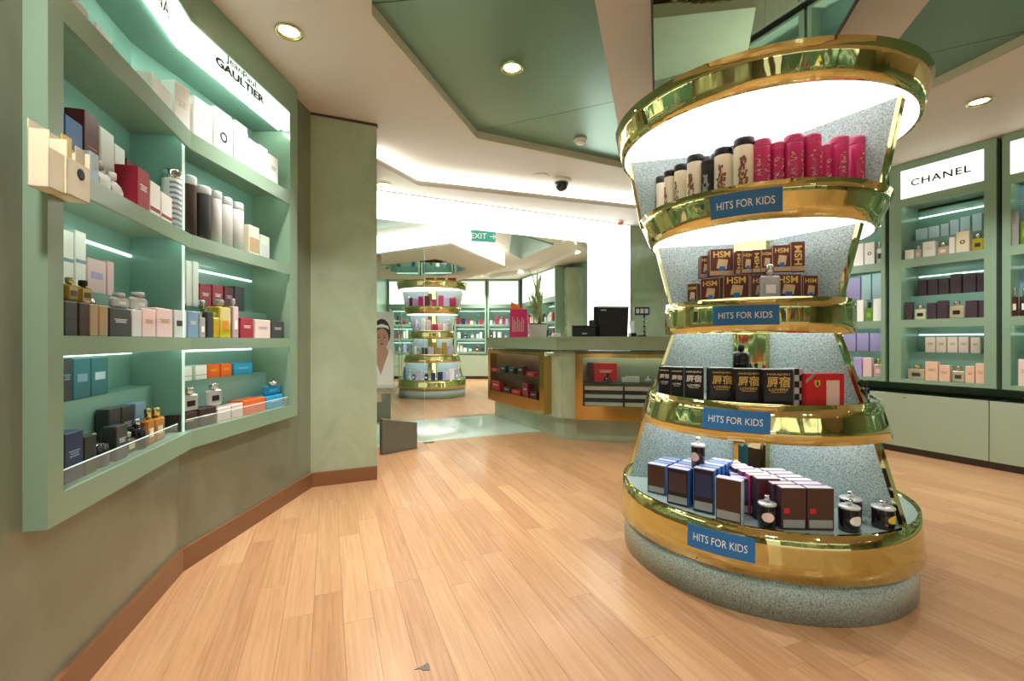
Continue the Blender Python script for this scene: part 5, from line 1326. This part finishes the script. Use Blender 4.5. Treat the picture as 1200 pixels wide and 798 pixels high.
# back wall cabinets (frontal) and their base
def far_row(O, u, x0, n, wds, label, z0=.72, nm='far_cabinet', sgn=True):
    ops = [(.78, 1.10), (1.16, 1.50), (1.56, 2.02)]
    x = x0
    for k in range(n):
        wall_unit('display_cabinet', label % ORD[k], O, u, x, x+wds, z0, 2.84, ops, 2.84, (2.14, 2.78), dep=.3, group='lit cabinets in the back room')
        seen = {}
        for oi, (a, b) in enumerate(ops):
            xx = x + .07; i = 0
            while xx < x + wds - .14:
                w_ = g2.uniform(.05, .11); h = g2.uniform(.10, .24); c = g2.choice(['white', 'white', 'palegrey', 'charcoal', 'pink', 'lilac', 'navy', 'crimson', 'paleblue'])
                v = V2(-u.y, u.x); p = O + u*(xx+w_/2) + v*.10
                place('box' if g2.random() < .7 else 'flask', (p.x, p.y, a), math.atan2(u.y, u.x), w_, .06, h, c, '%s product, %s from left, %s shelf, %s cabinet of back room %s wall' % (cname(c), ORDW[i], ['lowest', 'middle', 'top'][oi], ORDW[k], 'far' if u.x > .9 else 'angled'), 'products in the back room cabinets')
                xx += w_ + g2.uniform(.015, .12); i += 1
        x += wds + .03
FO = V2(-2.5, 12.98); FU = V2(1, -.02).normalized()
far_row(FO, FU, -1.05, 4, .92, 'pale lit cabinet on the far wall of the back room, %s')
far_row(V2(.28, 12.55), V2(math.sin(R(160)), math.cos(R(160))), 0, 2, 1.05, 'pale lit cabinet on the angled wall behind the plant, %s')
t = thing('low_cabinet', 'long low grey-green cabinet under the far wall cabinets', 'cabinet', (-3.5, 12.97, 0))
link('carcass', MB().box(0, 3.0, 0.02, .5, .08, .70).mesh('carcass', M['base_cab']), t); link('plinth', MB().box(.02, 2.98, .05, .5, 0, .08).mesh('plinth', M['kick']), t)
for k in range(3): link('door', MB().cbox(k*1.0+.004, k*1.0+.996, 0, .019, .085, .695, .002).mesh('door', M['base_cab']), t)
# glass shelf tower by the poster
gt = thing('glass_shelf_tower', 'narrow chrome and glass shelf tower beside the poster', 'shelving', (-2.80, 10.6, 0))
for x in (-.2, .2):
    for y in (-.12, .12): link('upright', cached('gtu', lambda: MB().tube([(0, 0, 0), (0, 0, 1.75)], .01, 6).mesh('upright', M['chrome'])), gt, (x, y, 0))
for z in (.15, .5, .85, 1.2, 1.55): link('glass_shelf', cached('gts', lambda: MB().box(-.21, .21, -.13, .13, 0, .01).mesh('glass_shelf', M['acrylic'])), gt, (0, 0, z))
g3 = random.Random(4)
for k in range(4):
    x_ = 4.7 - k*1.12
    wall_unit('display_cabinet', 'out-of-view sage lit display cabinet behind the camera, %s from the shopfront corner' % ORDW[k], V2(x_, -2.75), V2(-1, 0), 0, 1.08, .5, ZC-.004, op, ZC, SIGN, group='cabinets behind the camera', posts=(.06, .06))
    for oi, (a, b) in enumerate(op):
        xx = .1
        for i in range(6):
            w_ = g3.uniform(.08, .14); c = g3.choice(['white', 'amber', 'crimson', 'charcoal', 'palepink', 'yellow', 'orange', 'paleblue'])
            mk_box((x_-xx-w_/2, -2.75-.12, a), R(180), w_, .08, g3.uniform(.14, .3), c, 'out-of-view %s carton, %s on the %s shelf of the %s cabinet behind the camera' % (cname(c), ORDW[i], ['low', 'middle', 'top'][oi], ORDW[k]), 'cartons behind the camera')
            xx += w_ + .03
print('OBJECTS', len(bpy.data.objects))

for o in bpy.data.objects:
    l = o.get('label')
    if l and len(l.split()) > 16: print('LONG', o.name, '|', l)
